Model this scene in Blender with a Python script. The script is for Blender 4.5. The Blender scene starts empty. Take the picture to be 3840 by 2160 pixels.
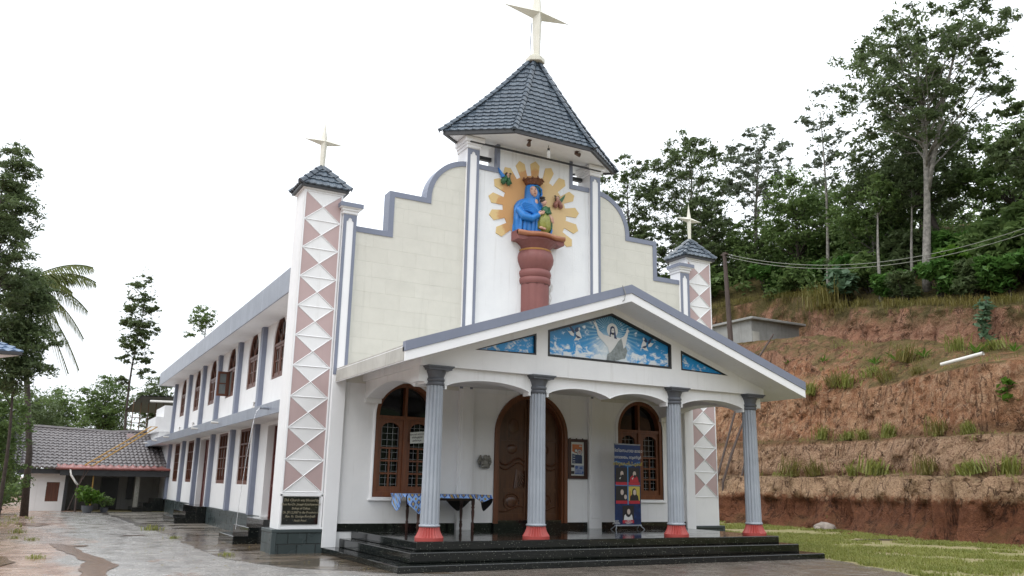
import bpy, bmesh, math, random
import numpy as np
from mathutils import Vector, Matrix
from mathutils.geometry import tessellate_polygon
R = math.radians
random.seed(7); RNG = np.random.default_rng(7)
sc = bpy.context.scene
# ------------------------------------------------------------------ camera
cam_d = bpy.data.cameras.new("camera"); cam = bpy.data.objects.new("camera", cam_d)
sc.collection.objects.link(cam); sc.camera = cam
cam_d.sensor_width = 36.0; cam_d.lens = 36.0 * 3130.0 / 3840.0
cam_d.clip_start = 0.1; cam_d.clip_end = 3000
cx, cy, cz = (Vector((0.87390580, -0.48573630, 0.01867898)), Vector((0.12711357, 0.19126746, -0.97327226)), Vector((0.46918098, 0.85292263, 0.22889342)))
mw = Matrix.Identity(4)
for i in range(3):
    mw[i][0] = cx[i]; mw[i][1] = -cy[i]; mw[i][2] = -cz[i]
mw[0][3], mw[1][3], mw[2][3] = -11.32, -19.35, 1.6
cam.matrix_world = mw
# ------------------------------------------------------------------ light: bright overcast
SUN_EL, SUN_AZ = R(52), R(250)
w = bpy.data.worlds.new("World"); sc.world = w; w.use_nodes = True
nt = w.node_tree; nt.nodes.clear()
sky = nt.nodes.new("ShaderNodeTexSky"); sky.sky_type = 'NISHITA'; sky.sun_disc = False
sky.sun_elevation = SUN_EL; sky.sun_rotation = SUN_AZ; sky.dust_density = 4.0
hs = nt.nodes.new("ShaderNodeHueSaturation"); hs.inputs['Saturation'].default_value = 0.12; hs.inputs['Value'].default_value = 1.0
nt.links.new(sky.outputs[0], hs.inputs['Color'])
tc = nt.nodes.new("ShaderNodeTexCoord"); sx = nt.nodes.new("ShaderNodeSeparateXYZ")
nt.links.new(tc.outputs['Generated'], sx.inputs[0])
rmp = nt.nodes.new("ShaderNodeMapRange"); rmp.inputs['From Min'].default_value = 0.0; rmp.inputs['From Max'].default_value = 1.0
rmp.inputs['To Min'].default_value = 11.6; rmp.inputs['To Max'].default_value = 20.0
nt.links.new(sx.outputs['Z'], rmp.inputs['Value'])
cn = nt.nodes.new("ShaderNodeTexNoise"); cn.inputs['Scale'].default_value = 2.2; cn.inputs['Detail'].default_value = 4
nt.links.new(tc.outputs['Generated'], cn.inputs['Vector'])
cm = nt.nodes.new("ShaderNodeMapRange"); cm.inputs['To Min'].default_value = 0.9; cm.inputs['To Max'].default_value = 1.12
nt.links.new(cn.outputs['Fac'], cm.inputs['Value'])
mu = nt.nodes.new("ShaderNodeMath"); mu.operation = 'MULTIPLY'
nt.links.new(rmp.outputs[0], mu.inputs[0]); nt.links.new(cm.outputs[0], mu.inputs[1])
cc = nt.nodes.new("ShaderNodeVectorMath"); cc.operation = 'SCALE'; cc.inputs[0].default_value = (0.955, 1.0, 1.055)
nt.links.new(mu.outputs[0], cc.inputs['Scale'])
mx = nt.nodes.new("ShaderNodeMix"); mx.data_type = 'RGBA'; mx.inputs[0].default_value = 0.9   # cloud cover over the clear sky
nt.links.new(hs.outputs[0], mx.inputs[6]); nt.links.new(cc.outputs[0], mx.inputs[7])
bg = nt.nodes.new("ShaderNodeBackground"); bg.inputs['Strength'].default_value = 0.1
wo = nt.nodes.new("ShaderNodeOutputWorld")
nt.links.new(mx.outputs[2], bg.inputs['Color']); nt.links.new(bg.outputs[0], wo.inputs[0])
sl = bpy.data.lights.new("sun", 'SUN'); sl.energy = 1.0; sl.angle = R(25); sl.color = (1.0, 0.97, 0.93)
so = bpy.data.objects.new("sun", sl); sc.collection.objects.link(so)
so.rotation_euler = (R(90) - SUN_EL, 0, -R(65)); so.location = (-30, -30, 60)
sc.view_settings.view_transform = 'Standard'; sc.view_settings.look = 'None'
sc.view_settings.exposure = 0.17; sc.view_settings.gamma = 1.0; sc.view_settings.use_curve_mapping = False
sc.cycles.use_denoising = True
sc.cycles.denoising_input_passes = 'RGB_ALBEDO_NORMAL'; sc.cycles.denoising_prefilter = 'ACCURATE'
sc.cycles.max_bounces = 6; sc.cycles.diffuse_bounces = 3; sc.cycles.glossy_bounces = 3; sc.cycles.transmission_bounces = 3

# ------------------------------------------------------------------ helpers
COL = sc.collection
class MB:
    def __init__(s): s.v = []; s.f = []
    def add(s, vs, fs):
        o = len(s.v); s.v += [tuple(p) for p in vs]; s.f += [tuple(i + o for i in f) for f in fs]; return s
    def box(s, x0, x1, y0, y1, z0, z1):
        return s.add([(x0,y0,z0),(x1,y0,z0),(x1,y1,z0),(x0,y1,z0),(x0,y0,z1),(x1,y0,z1),(x1,y1,z1),(x0,y1,z1)],
                     [(0,3,2,1),(4,5,6,7),(0,1,5,4),(1,2,6,5),(2,3,7,6),(3,0,4,7)])
    def prism(s, outer, a, b, fn, holes=()):
        """outer/holes: 2D loops (u, v); fn(u, v, w) -> xyz; extruded w from a to b"""
        loops = [list(outer)] + [list(h) for h in holes]
        tri = tessellate_polygon([[Vector((p[0], p[1], 0)) for p in l] for l in loops])
        flat = [p for l in loops for p in l]; n = len(flat)
        vs = [fn(p[0], p[1], a) for p in flat] + [fn(p[0], p[1], b) for p in flat]
        fs = []
        for t in tri:
            (x0,y0),(x1,y1),(x2,y2) = flat[t[0]],flat[t[1]],flat[t[2]]
            if (x1-x0)*(y2-y0)-(x2-x0)*(y1-y0) < 0: t = (t[0],t[2],t[1])
            fs.append((t[0],t[1],t[2])); fs.append((t[2]+n,t[1]+n,t[0]+n))
        o = 0
        for l in loops:
            m = len(l)
            for i in range(m):
                j = (i+1) % m; fs.append((o+i, o+j, o+j+n, o+i+n))
            o += m
        return s.add(vs, fs)
    def tube(s, pts, r, n=6, cap=True):
        pts = [Vector(p) for p in pts]; m = len(pts)
        rs = r if isinstance(r, (list, tuple)) else [r]*m
        vs = []; fs = []
        for i, p in enumerate(pts):
            t = (pts[min(i+1,m-1)] - pts[max(i-1,0)]).normalized()
            a = t.orthogonal().normalized() if abs(t.z) < 0.95 else Vector((1,0,0))
            if abs(t.z) < 0.95: a = Vector((0,0,1)).cross(t).normalized()
            b = t.cross(a).normalized(); a = b.cross(t)
            for k in range(n):
                q = 2*math.pi*k/n
                vs.append(p + (a*math.cos(q) + b*math.sin(q))*rs[i])
        for i in range(m-1):
            for k in range(n):
                k2 = (k+1) % n
                fs.append((i*n+k, i*n+k2, (i+1)*n+k2, (i+1)*n+k))
        if cap: fs.append(tuple(range(n-1,-1,-1))); fs.append(tuple((m-1)*n+k for k in range(n)))
        return s.add(vs, fs)
    def lathe(s, prof, cx, cy, n=24, rf=None, cap=True, a0=0.0, a1=2*math.pi):
        """prof: (r, z); rf(i, angle, r, z) modifies the radius"""
        full = abs(a1-a0-2*math.pi) < 1e-6; k = n if full else n+1
        vs = []; fs = []
        for i,(r,z) in enumerate(prof):
            for j in range(k):
                q = a0 + (a1-a0)*j/n; rr = rf(i,q,r,z) if rf else r
                vs.append((cx+rr*math.cos(q), cy+rr*math.sin(q), z))
        for i in range(len(prof)-1):
            for j in range(k if full else k-1):
                j2 = (j+1) % k
                fs.append((i*k+j, i*k+j2, (i+1)*k+j2, (i+1)*k+j))
        if cap and full:
            fs.append(tuple(range(k-1,-1,-1))); fs.append(tuple((len(prof)-1)*k+j for j in range(k)))
        return s.add(vs, fs)
    def ball(s, c, r, n=12, m=8, fn=None):
        rx,ry,rz = r if isinstance(r,(tuple,list)) else (r,r,r)
        vs = []; fs = []
        for i in range(m+1):
            th = math.pi*i/m
            for j in range(n):
                ph = 2*math.pi*j/n
                d = (math.sin(th)*math.cos(ph), math.sin(th)*math.sin(ph), math.cos(th))
                k = fn(d) if fn else 1
                vs.append((c[0]+rx*d[0]*k, c[1]+ry*d[1]*k, c[2]+rz*d[2]*k))
        for i in range(m):
            for j in range(n):
                j2=(j+1)%n; fs.append((i*n+j,(i+1)*n+j,(i+1)*n+j2,i*n+j2))
        return s.add(vs, fs)
    def merge(s, o, fn=lambda p: p):
        return s.add([fn(p) for p in o.v], o.f)
    def build(s, name, mat, parent=None, smooth=False, bevel=0.0, at=None, flip=True):
        me = bpy.data.meshes.new(name)
        base = Vector(at) if at else (wpos(parent) if parent else Vector((0,0,0)))
        me.from_pydata([(p[0]-base.x, p[1]-base.y, p[2]-base.z) for p in s.v], [], s.f); me.update()
        if flip or bevel:
            bm = bmesh.new(); bm.from_mesh(me)
            if flip: bmesh.ops.recalc_face_normals(bm, faces=bm.faces)
            if bevel:
                es = [e for e in bm.edges if len(e.link_faces) == 2 and e.calc_face_angle(0) > 0.6]
                try: bmesh.ops.bevel(bm, geom=es, offset=bevel, segments=1, affect='EDGES', clamp_overlap=True)
                except Exception: pass
            bm.to_mesh(me); bm.free()
        if smooth:
            me.polygons.foreach_set('use_smooth', [True]*len(me.polygons))
            if isinstance(smooth, float): me.set_sharp_from_angle(angle=smooth)
        for m_ in (mat if isinstance(mat,(list,tuple)) else [mat]): me.materials.append(m_)
        o = bpy.data.objects.new(name, me); COL.objects.link(o)
        if parent:
            o.parent = parent
            if at: o.location = base - wpos(parent)
        else: o.location = base
        o['wp'] = tuple(base)
        return o
def wpos(o):
    return Vector(o['wp']) if o and 'wp' in o else Vector((0,0,0))
def npmesh(name, V, F, mat, parent=None, smooth=False):
    V = np.asarray(V, dtype=np.float64); F = np.asarray(F, dtype=np.int32)
    b = wpos(parent) if parent else Vector((0,0,0))
    V = V - np.array([b.x,b.y,b.z])
    me = bpy.data.meshes.new(name); k = F.shape[1]
    me.vertices.add(len(V)); me.vertices.foreach_set('co', V.astype(np.float32).ravel())
    me.loops.add(F.size); me.loops.foreach_set('vertex_index', F.ravel())
    me.polygons.add(len(F)); me.polygons.foreach_set('loop_start', np.arange(0, F.size, k, dtype=np.int32))
    me.polygons.foreach_set('loop_total', np.full(len(F), k, dtype=np.int32))
    me.update(calc_edges=True); me.validate()
    if smooth: me.polygons.foreach_set('use_smooth', [True]*len(me.polygons))
    me.materials.append(mat)
    o = bpy.data.objects.new(name, me); COL.objects.link(o)
    if parent: o.parent = parent
    o['wp'] = tuple(b)
    return o
def tag(o, label, cat, group=None):
    o['label'] = label; o['category'] = cat
    if group: o['group'] = group
    return o
def thing(name, label, cat, loc=(0,0,0), group=None):
    o = bpy.data.objects.new(name, None); COL.objects.link(o); o.location = loc; o['wp'] = tuple(loc)
    o.empty_display_size = 0.2
    return tag(o, label, cat, group)
def struct(o, kind='structure'): o['kind'] = kind; return o
def dup(o, parent, loc=None):
    """a copy of a part (and its sub-parts) under another thing"""
    c = o.copy(); COL.objects.link(c); c.parent = parent
    if loc is not None: c.location = loc
    for ch in list(o.children): dup(ch, c)
    return c
def dup_thing(root, loc, rotz=0, scale=1.0, label=None, group=None):
    r = root.copy(); COL.objects.link(r); r.location = loc; r.rotation_euler = (0,0,rotz); r.scale = (scale,)*3
    r['wp'] = tuple(loc)
    if label: r['label'] = label
    if group: r['group'] = group
    for ch in list(root.children): dup(ch, r)
    return r
XZ = lambda u, v, w: (u, w, v)
YZ = lambda u, v, w: (w, u, v)
XY = lambda u, v, w: (u, v, w)
def arc(cx, cz, rx, rz, a0, a1, n):
    return [(cx + rx*math.cos(R(a0+(a1-a0)*i/n)), cz + rz*math.sin(R(a0+(a1-a0)*i/n))) for i in range(n+1)]
def archloop(c, hw, zb, zs, rise, n=16):
    """window opening: bottom zb, springing zs, semi-ellipse rise"""
    return [(c-hw, zb), (c+hw, zb)] + arc(c, zs, hw, rise, 0, 180, n)
def text_mb(body, size, fn, align='CENTER', shear=0.0, extrude=0.002, spacing=1.0):
    cu = bpy.data.curves.new("t", 'FONT'); cu.body = body; cu.size = size; cu.align_x = align; cu.shear = shear
    cu.extrude = extrude; cu.space_line = spacing; cu.resolution_u = 2
    ob = bpy.data.objects.new("t", cu); COL.objects.link(ob)
    me = bpy.data.meshes.new_from_object(ob.evaluated_get(bpy.context.evaluated_depsgraph_get()))
    m = MB(); m.add([fn(*v.co) for v in me.vertices], [tuple(p.vertices) for p in me.polygons])
    bpy.data.objects.remove(ob); bpy.data.curves.remove(cu); bpy.data.meshes.remove(me)
    return m

# ------------------------------------------------------------------ materials
class NT:
    def __init__(s, name):
        s.m = bpy.data.materials.new(name); s.m.use_nodes = True; s.t = s.m.node_tree; s.t.nodes.clear()
        s.out = s.n('ShaderNodeOutputMaterial'); s.b = s.n('ShaderNodeBsdfPrincipled')
        s.l(s.b.outputs[0], s.out.inputs[0])
    def n(s, typ, **kw):
        x = s.t.nodes.new(typ)
        for k, v in kw.items(): setattr(x, k, v)
        return x
    def l(s, a, b): s.t.links.new(a, b)
    def set(s, x, i, v):
        if hasattr(v, 'is_linked') or isinstance(v, bpy.types.NodeSocket): s.l(v, x.inputs[i])
        else: x.inputs[i].default_value = v
    def pos(s, kind='W'):
        if kind == 'W': return s.n('ShaderNodeNewGeometry').outputs['Position']
        return s.n('ShaderNodeTexCoord').outputs['Object']
    def map(s, vec, scale=(1,1,1), loc=(0,0,0), rot=(0,0,0)):
        m = s.n('ShaderNodeMapping'); s.l(vec, m.inputs[0]); m.inputs['Scale'].default_value = scale
        m.inputs['Location'].default_value = loc; m.inputs['Rotation'].default_value = rot; return m.outputs[0]
    def noise(s, vec, scale, detail=4, rough=0.55, dist=0.0):
        x = s.n('ShaderNodeTexNoise'); s.l(vec, x.inputs['Vector']); x.inputs['Scale'].default_value = scale
        x.inputs['Detail'].default_value = detail; x.inputs['Roughness'].default_value = rough; x.inputs['Distortion'].default_value = dist
        return x.outputs['Fac']
    def rng(s, v, a, b, c=0.0, d=1.0, smooth=False):
        x = s.n('ShaderNodeMapRange'); s.set(x, 'Value', v)
        if smooth: x.interpolation_type = 'SMOOTHSTEP'
        for k, q in zip(('From Min','From Max','To Min','To Max'), (a,b,c,d)): s.set(x, k, q)
        return x.outputs[0]
    def mix(s, f, a, b):
        x = s.n('ShaderNodeMix', data_type='RGBA'); s.set(x, 0, f)
        s.set(x, 6, a if not isinstance(a, tuple) else a+(1,)); s.set(x, 7, b if not isinstance(b, tuple) else b+(1,))
        return x.outputs[2]
    def math(s, op, a, b=0.0, c=None):
        x = s.n('ShaderNodeMath', operation=op); s.set(x, 0, a); s.set(x, 1, b)
        if c is not None: s.set(x, 2, c)
        return x.outputs[0]
    def sep(s, v):
        x = s.n('ShaderNodeSeparateXYZ'); s.l(v, x.inputs[0]); return x.outputs
    def comb(s, a, b, c=0.0):
        x = s.n('ShaderNodeCombineXYZ'); s.set(x,0,a); s.set(x,1,b); s.set(x,2,c); return x.outputs[0]
    def bump(s, h, strength=0.3, dist=0.02, nrm=None):
        x = s.n('ShaderNodeBump'); s.l(h, x.inputs['Height']); x.inputs['Strength'].default_value = strength
        x.inputs['Distance'].default_value = dist
        if nrm is not None: s.l(nrm, x.inputs['Normal'])
        return x.outputs[0]
    def done(s, col=None, rough=None, nrm=None, metal=None, spec=None):
        for k, v in (('Base Color',col),('Roughness',rough),('Normal',nrm),('Metallic',metal),('Specular IOR Level',spec)):
            if v is None: continue
            if isinstance(v, tuple): v = v + (1,)
            s.set(s.b, k, v)
        return s.m
def paint(name, c, c2=None, rough=0.55, streak=0.35, stain=(0.62,0.6,0.56), grain=60, bump=0.25, obj=False):
    """matt wall paint: slight mottling, rain streaks running down, fine plaster grain"""
    t = NT(name); p = t.pos('O' if obj else 'W')
    c2 = c2 or tuple(x*0.88 for x in c)
    col = t.mix(t.rng(t.noise(p, 1.3, 6, 0.65), 0.35, 0.7), c, c2)
    st = t.noise(t.map(p, (7,7,0.35)), 1.0, 5, 0.7)
    col = t.mix(t.math('MULTIPLY', t.rng(st, 0.56, 0.78), streak), col, tuple(a*b for a,b in zip(c, stain)))
    fine = t.noise(p, grain, 3, 0.6)
    return t.done(col, t.rng(fine, 0.3, 0.7, rough-0.08, rough+0.08), t.bump(fine, bump, 0.006))
M = {}
M['white'] = paint('white_paint', (0.80,0.80,0.80), (0.74,0.74,0.745), streak=0.42)
M['white_clean'] = paint('white_trim_paint', (0.84,0.84,0.85), (0.80,0.80,0.81), streak=0.08, bump=0.08)
M['rough_white'] = paint('rough_white_plaster', (0.80,0.81,0.82), (0.74,0.75,0.77), streak=0.5, grain=38, bump=0.9)
M['blue_trim'] = paint('grey_blue_trim_paint', (0.20,0.222,0.292), (0.17,0.19,0.25), streak=0.25, rough=0.45, bump=0.12)
M['fascia'] = paint('weathered_grey_fascia', (0.25,0.275,0.325), (0.19,0.21,0.255), streak=0.8, stain=(1.7,1.65,1.55), rough=0.4)
M['raw_concrete'] = paint('raw_concrete', (0.50,0.49,0.45), (0.36,0.35,0.32), streak=0.9, stain=(0.45,0.43,0.38), rough=0.8, grain=25, bump=0.8)
M['grey_concrete'] = paint('grey_cement', (0.33,0.33,0.32), (0.24,0.24,0.23), streak=0.9, stain=(0.4,0.4,0.38), rough=0.8, grain=25, bump=0.6)
M['pink'] = paint('dusty_pink_paint', (0.47,0.35,0.342), (0.44,0.325,0.318), streak=0.2, bump=0.12)
M['maroon'] = paint('maroon_pedestal_paint', (0.235,0.088,0.08), (0.19,0.07,0.065), streak=0.4, rough=0.6, bump=0.4)
M['copper'] = paint('copper_rim_paint', (0.42,0.18,0.085), (0.3,0.11,0.06), streak=0.5, rough=0.4)
M['gold'] = paint('ochre_gold_paint', (0.45,0.22,0.06), rough=0.4)
M['base_red'] = paint('salmon_red_paint', (0.40,0.062,0.052), (0.33,0.05,0.042), rough=0.5, streak=0.2, obj=True)
M['shaft'] = paint('silver_grey_column_paint', (0.36,0.39,0.43), (0.28,0.305,0.345), rough=0.42, streak=0.3, bump=0.5, obj=True)
M['capital'] = paint('pewter_grey_capital_paint', (0.105,0.113,0.13), (0.075,0.08,0.093), rough=0.42, streak=0.3, obj=True)
M['ring'] = paint('pale_column_ring_paint', (0.45,0.48,0.55), obj=True)
M['star'] = paint('off_white_star_paint', (0.74,0.72,0.64), (0.62,0.60,0.5), streak=0.7, stain=(0.6,0.56,0.42), obj=True)
M['dark_metal'] = paint('dark_metal', (0.035,0.036,0.04), rough=0.45)
M['black'] = paint('black_frame_paint', (0.012,0.011,0.012), rough=0.35, streak=0.1)
M['door_red'] = paint('dark_red_door_paint', (0.11,0.025,0.02), rough=0.4)
M['steel_white'] = paint('pale_grille_paint', (0.24,0.245,0.25), rough=0.5)
M['pvc'] = paint('white_plastic_pipe', (0.72,0.70,0.66), rough=0.35, streak=0.4)
def cream():
    t = NT('cream_block_paint'); p = t.pos(); x,y,z = t.sep(p)
    v = t.comb(x, z)
    br = t.n('ShaderNodeTexBrick'); t.l(v, br.inputs['Vector'])
    br.inputs['Color1'].default_value = (0.655,0.64,0.575,1); br.inputs['Color2'].default_value = (0.63,0.615,0.55,1)
    br.inputs['Mortar'].default_value = (0.61,0.595,0.53,1); br.inputs['Scale'].default_value = 1.0
    br.inputs['Mortar Size'].default_value = 0.007; br.inputs['Mortar Smooth'].default_value = 0.3
    br.inputs['Brick Width'].default_value = 0.78; br.inputs['Row Height'].default_value = 0.385
    br.offset = 0.5
    mott = t.rng(t.noise(p, 2.2, 6, 0.7), 0.35, 0.72)
    col = t.mix(t.math('MULTIPLY', mott, 0.6), br.outputs['Color'], (0.55,0.54,0.485))
    st = t.rng(t.noise(t.map(p,(5,5,0.3)), 1.0, 5, 0.7), 0.58, 0.8)
    col = t.mix(t.math('MULTIPLY', st, 0.6), col, (0.42,0.41,0.35))
    rr = t.noise(p, 55, 3, 0.6); patch = t.rng(t.noise(p, 1.6, 1), 0.5, 0.6, 0.3, 1.0)
    n1 = t.bump(t.math('MULTIPLY', rr, patch), 0.8, 0.01)
    n2 = t.bump(br.outputs['Fac'], 0.55, 0.008, n1)
    n2.node.invert = True
    return t.done(col, 0.7, n2)
M['cream'] = cream()
def bricks(name, c, mortar, bw, rh, ms, rough):
    t = NT(name); p = t.pos(); x,y,z = t.sep(p)
    br = t.n('ShaderNodeTexBrick'); t.l(t.comb(t.math('ADD', x, y), t.math('ADD', z, 0.03)), br.inputs['Vector'])
    br.inputs['Color1'].default_value = c+(1,); br.inputs['Color2'].default_value = tuple(a*0.8 for a in c)+(1,)
    br.inputs['Mortar'].default_value = mortar+(1,); br.inputs['Scale'].default_value = 1.0
    br.inputs['Mortar Size'].default_value = ms; br.inputs['Mortar Smooth'].default_value = 0.15
    br.inputs['Brick Width'].default_value = bw; br.inputs['Row Height'].default_value = rh
    fine = t.noise(p, 30, 4); wet = t.rng(t.noise(p, 1.5, 3), 0.35, 0.65)
    col = t.mix(t.math('MULTIPLY', wet, 0.5), br.outputs['Color'], tuple(a*0.55 for a in c))
    n1 = t.bump(fine, 0.35, 0.01); n2 = t.bump(br.outputs['Fac'], 0.9, 0.02, n1); n2.node.invert = True
    return t.done(col, t.rng(wet, 0, 1, rough, rough*0.5), n2)
M['plinth'] = bricks('green_grey_block_plinth', (0.052,0.070,0.072), (0.010,0.012,0.012), 0.42, 0.24, 0.012, 0.45)
M['plinth_plain'] = paint('green_grey_plinth_paint', (0.050,0.066,0.068), rough=0.4, streak=0.3)
def granite():
    t = NT('black_granite'); p = t.pos()
    v = t.n('ShaderNodeTexVoronoi'); t.l(p, v.inputs['Vector']); v.inputs['Scale'].default_value = 30
    sp = t.rng(v.outputs['Distance'], 0.10, 0.22, 1, 0)
    sel = t.rng(t.sep(v.outputs['Color'])[0], 0.55, 0.62)
    g = t.math('MULTIPLY', sp, sel)
    n = t.rng(t.noise(p, 130, 2), 0.6, 0.7)
    col = t.mix(t.math('MULTIPLY', n, 0.5), (0.006,0.007,0.007), (0.03,0.034,0.03))
    col = t.mix(t.math('MULTIPLY', g, 0.9), col, (0.30,0.31,0.25))
    dust = t.rng(t.noise(p, 2.0, 5, 0.7), 0.45, 0.75)
    col = t.mix(t.math('MULTIPLY', dust, 0.10), col, (0.07,0.065,0.05))
    return t.done(col, t.rng(dust, 0, 1, 0.06, 0.22), None)
M['granite'] = granite()
def wood(name, c1, c2, rough=0.4, obj=False, axis=2):
    t = NT(name); p = t.pos('O' if obj else 'W')
    s = [9.0,9.0,9.0]; s[axis] = 0.7
    g = t.noise(t.map(p, tuple(s)), 2.0, 6, 0.65, 0.6)
    g2 = t.noise(t.map(p, tuple(q*5 for q in s)), 2.0, 3, 0.6)
    col = t.mix(t.rng(g, 0.32, 0.68), c1, c2)
    col = t.mix(t.math('MULTIPLY', t.rng(g2, 0.5, 0.75), 0.35), col, tuple(q*0.4 for q in c2))
    return t.done(col, rough, t.bump(g2, 0.15, 0.004))
M['teak'] = wood('varnished_teak', (0.185,0.060,0.021), (0.10,0.031,0.012), 0.33)
M['door_wood'] = wood('dark_carved_teak', (0.115,0.042,0.016), (0.055,0.019,0.008), 0.28)
M['table_wood'] = wood('dark_brown_turned_wood', (0.06,0.018,0.01), (0.03,0.009,0.006), 0.3)
M['side_wood'] = wood('weathered_red_brown_wood', (0.145,0.050,0.025), (0.085,0.028,0.015), 0.45)
M['stick'] = wood('weathered_pole_wood', (0.10,0.07,0.06), (0.05,0.036,0.03), 0.8)
def glass(name, c, rough=0.06):
    t = NT(name); p = t.pos()
    return t.done(t.mix(t.noise(p, 2.5, 3), c, tuple(q*0.5 for q in c)), rough, t.bump(t.noise(p, 1.2, 2), 0.04, 0.02), spec=0.5)
M['glass'] = glass('dark_window_glass', (0.004,0.0045,0.005))
M['glass_pale'] = glass('frosted_window_glass', (0.20,0.22,0.22), 0.3)
def tiles(name, c, c2, rough=0.32):
    t = NT(name); p = t.pos()
    v = t.n('ShaderNodeTexVoronoi'); t.l(t.map(p,(3.2,3.2,5)), v.inputs['Vector']); v.inputs['Scale'].default_value = 1.6
    col = t.mix(t.sep(v.outputs['Color'])[0], c, c2)
    d = t.rng(t.noise(p, 9, 5, 0.7), 0.52, 0.75)
    col = t.mix(t.math('MULTIPLY', d, 0.45), col, tuple(q*0.45 for q in c2))
    return t.done(col, t.rng(t.noise(p,6,3),0.3,0.7,rough-0.1,rough+0.15), t.bump(t.noise(p, 45, 3), 0.15, 0.01))
M['tile'] = tiles('slate_blue_roof_tile', (0.085,0.112,0.142), (0.045,0.063,0.086), 0.27)
M['tile_blue'] = tiles('blue_roof_tile', (0.14,0.2,0.30), (0.10,0.15,0.24), 0.35)
M['tile_grey'] = tiles('grey_brown_roof_tile', (0.17,0.152,0.15), (0.115,0.103,0.105), 0.45)
def plain(name, c, rough=0.5, obj=False, var=0.15, scale=8, bump=0.1):
    t = NT(name); p = t.pos('O' if obj else 'W'); n = t.noise(p, scale, 4)
    return t.done(t.mix(t.rng(n,0.3,0.7), c, tuple(q*(1-var) for q in c)), rough, t.bump(n, bump, 0.01))
# ================================================================== THE CHURCH
church = thing("church", "white two-storey church with stepped cream front, columned porch and slate blue tower roof", "church")
def part(mb, name, mat, parent=None, **k): return mb.build(name, mat, parent or church, **k)
SX = -5.72; FY = 0.0; BACK = 25.85
# --- front wall: cream stepped gable above, white inside the porch
def front_half():
    return [(5.49,3.9),(5.49,7.79),(4.31,7.79),(4.31,8.88),(3.29,8.88)] + arc(2.06,8.90,1.23,1.23,0,90,14)
fh = front_half()
win_f = lambda c: archloop(c, 0.79, 1.25, 3.19, 0.79, 20)
door_f = [(-1.11,0.50),(1.11,0.50)] + arc(0,2.87,1.11,1.11,0,180,28)
part(MB().prism([(-5.49,0.0),(5.49,0.0),(5.49,3.9),(-5.49,3.9)], 0, 0.35, XZ, [win_f(3.57), win_f(-3.57), door_f]), "porch_back_wall", M['white'])
for s in (1,-1):
    lp = [(u*s, v) for u,v in fh] + [(1.86*s,10.13),(1.86*s,3.9)]
    part(MB().prism(lp, 0, 0.35, XZ), "gable_wall", M['cream'])
    # coping band that follows the stepped edge
    o = fh[1:]; b = 0.135
    inner = [(5.49,7.79-b),(4.31-b,7.79-b),(4.31-b,8.88-b),(3.29-b,8.88-b)] + arc(2.06,8.90,1.23-b,1.23-b,0,90,14)
    inner[3] = (3.29-b, 8.88-b)
    m = MB(); n = len(o)
    out2 = [((u+0.004)*s, v+0.004) for u,v in o] + [(1.99*s,10.134)]; in2 = [(u*s, v) for u,v in inner] + [(1.99*s,10.13-b)]
    for i in range(len(out2)-1):
        a0,a1,c1,c0 = out2[i],out2[i+1],in2[i+1],in2[i]
        m.prism([a0,a1,c1,c0], -0.022, 0.374, XZ)
    part(m, "coping", M['blue_trim'])
# --- central tower wall with two corner openings
tw = [(-1.86,3.9),(1.86,3.9),(1.86,10.13),(1.25,10.13),(1.25,10.86),(-1.25,10.86),(-1.25,10.13),(-1.86,10.13)]
part(MB().prism(tw, -0.015, 0.5, XZ), "tower_wall", M['rough_white'])
for s in (1,-1):
    m = MB()
    m.prism([(s*1.83,10.0),(s*1.83,10.135),(s*1.155,10.135),(s*1.155,10.0)], -0.045, 0.12, XZ)
    m.prism([(s*1.255,10.136),(s*1.255,10.84),(s*1.155,10.84),(s*1.155,10.136)], -0.045, 0.12, XZ)
    part(m, "tower_trim", M['blue_trim'])
part(MB().box(-1.82,1.82,0.30,0.42,10.44,10.54), "tower_rear_beam", M['dark_metal'])
part(MB().box(-2.15,2.15,-0.2,-0.15,10.66,10.70), "tower_rail", M['dark_metal'])
# --- pilasters
def capital_block(m, x0, x1, y0, y1, z, h):
    m.box(x0-0.03,x1+0.03,y0-0.03,y1,z,z+h*0.3); m.box(x0-0.06,x1+0.06,y0-0.06,y1,z+h*0.3,z+h*0.55)
    m.box(x0-0.11,x1+0.11,y0-0.11,y1,z+h*0.55,z+h)
def pilaster(s, x0, x1, zb, zt, depth, back, cap, cap_blue, border_from):
    a,b = sorted((s*x0, s*x1)); w_ = b-a
    m = MB().box(a,b,-depth,back,zb,zt); part(m, "pilaster", M['white_clean'], bevel=0.006)
    m = MB(); e = 0.075; y0,y1 = -depth-0.012, -depth+0.01
    m.box(a-0.004,a+e,y0,y1,border_from,zt-0.02); m.box(b-e,b+0.004,y0,y1,border_from,zt-0.02)
    zt2 = zt-0.02; c = (a+b)/2; h = w_/2-e
    for t in (-1,1):   # stepped pointed head of the white panel
        m.prism([(c+t*h,zt2),(c,zt2),(c,zt2-0.07),(c+t*h*0.45,zt2-0.10),(c+t*h*0.55,zt2-0.15),(c+t*h,zt2-0.17)], y0, y1, XZ)
    part(m, "pilaster_border", M['blue_trim'])
    m = MB(); capital_block(m, a, b, -depth, back, zt, cap); cp = part(m, "pilaster_capital", M['white_clean'], bevel=0.006)
    if cap_blue:
        part(MB().box(a-0.125,b+0.125,-depth-0.125,back+0.02,zt+cap*0.62,zt+cap*1.04), "cap_slab", M['blue_trim'], cp)
for s in (-1,1):
    pilaster(s, 1.83, 2.18, 3.95, 10.52, 0.10, 0.55, 0.30, False, 3.95)
    pilaster(s, 5.17, 5.50, 0.125, 8.05, 0.085, 0.40, 0.25, True, 4.05)
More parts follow.
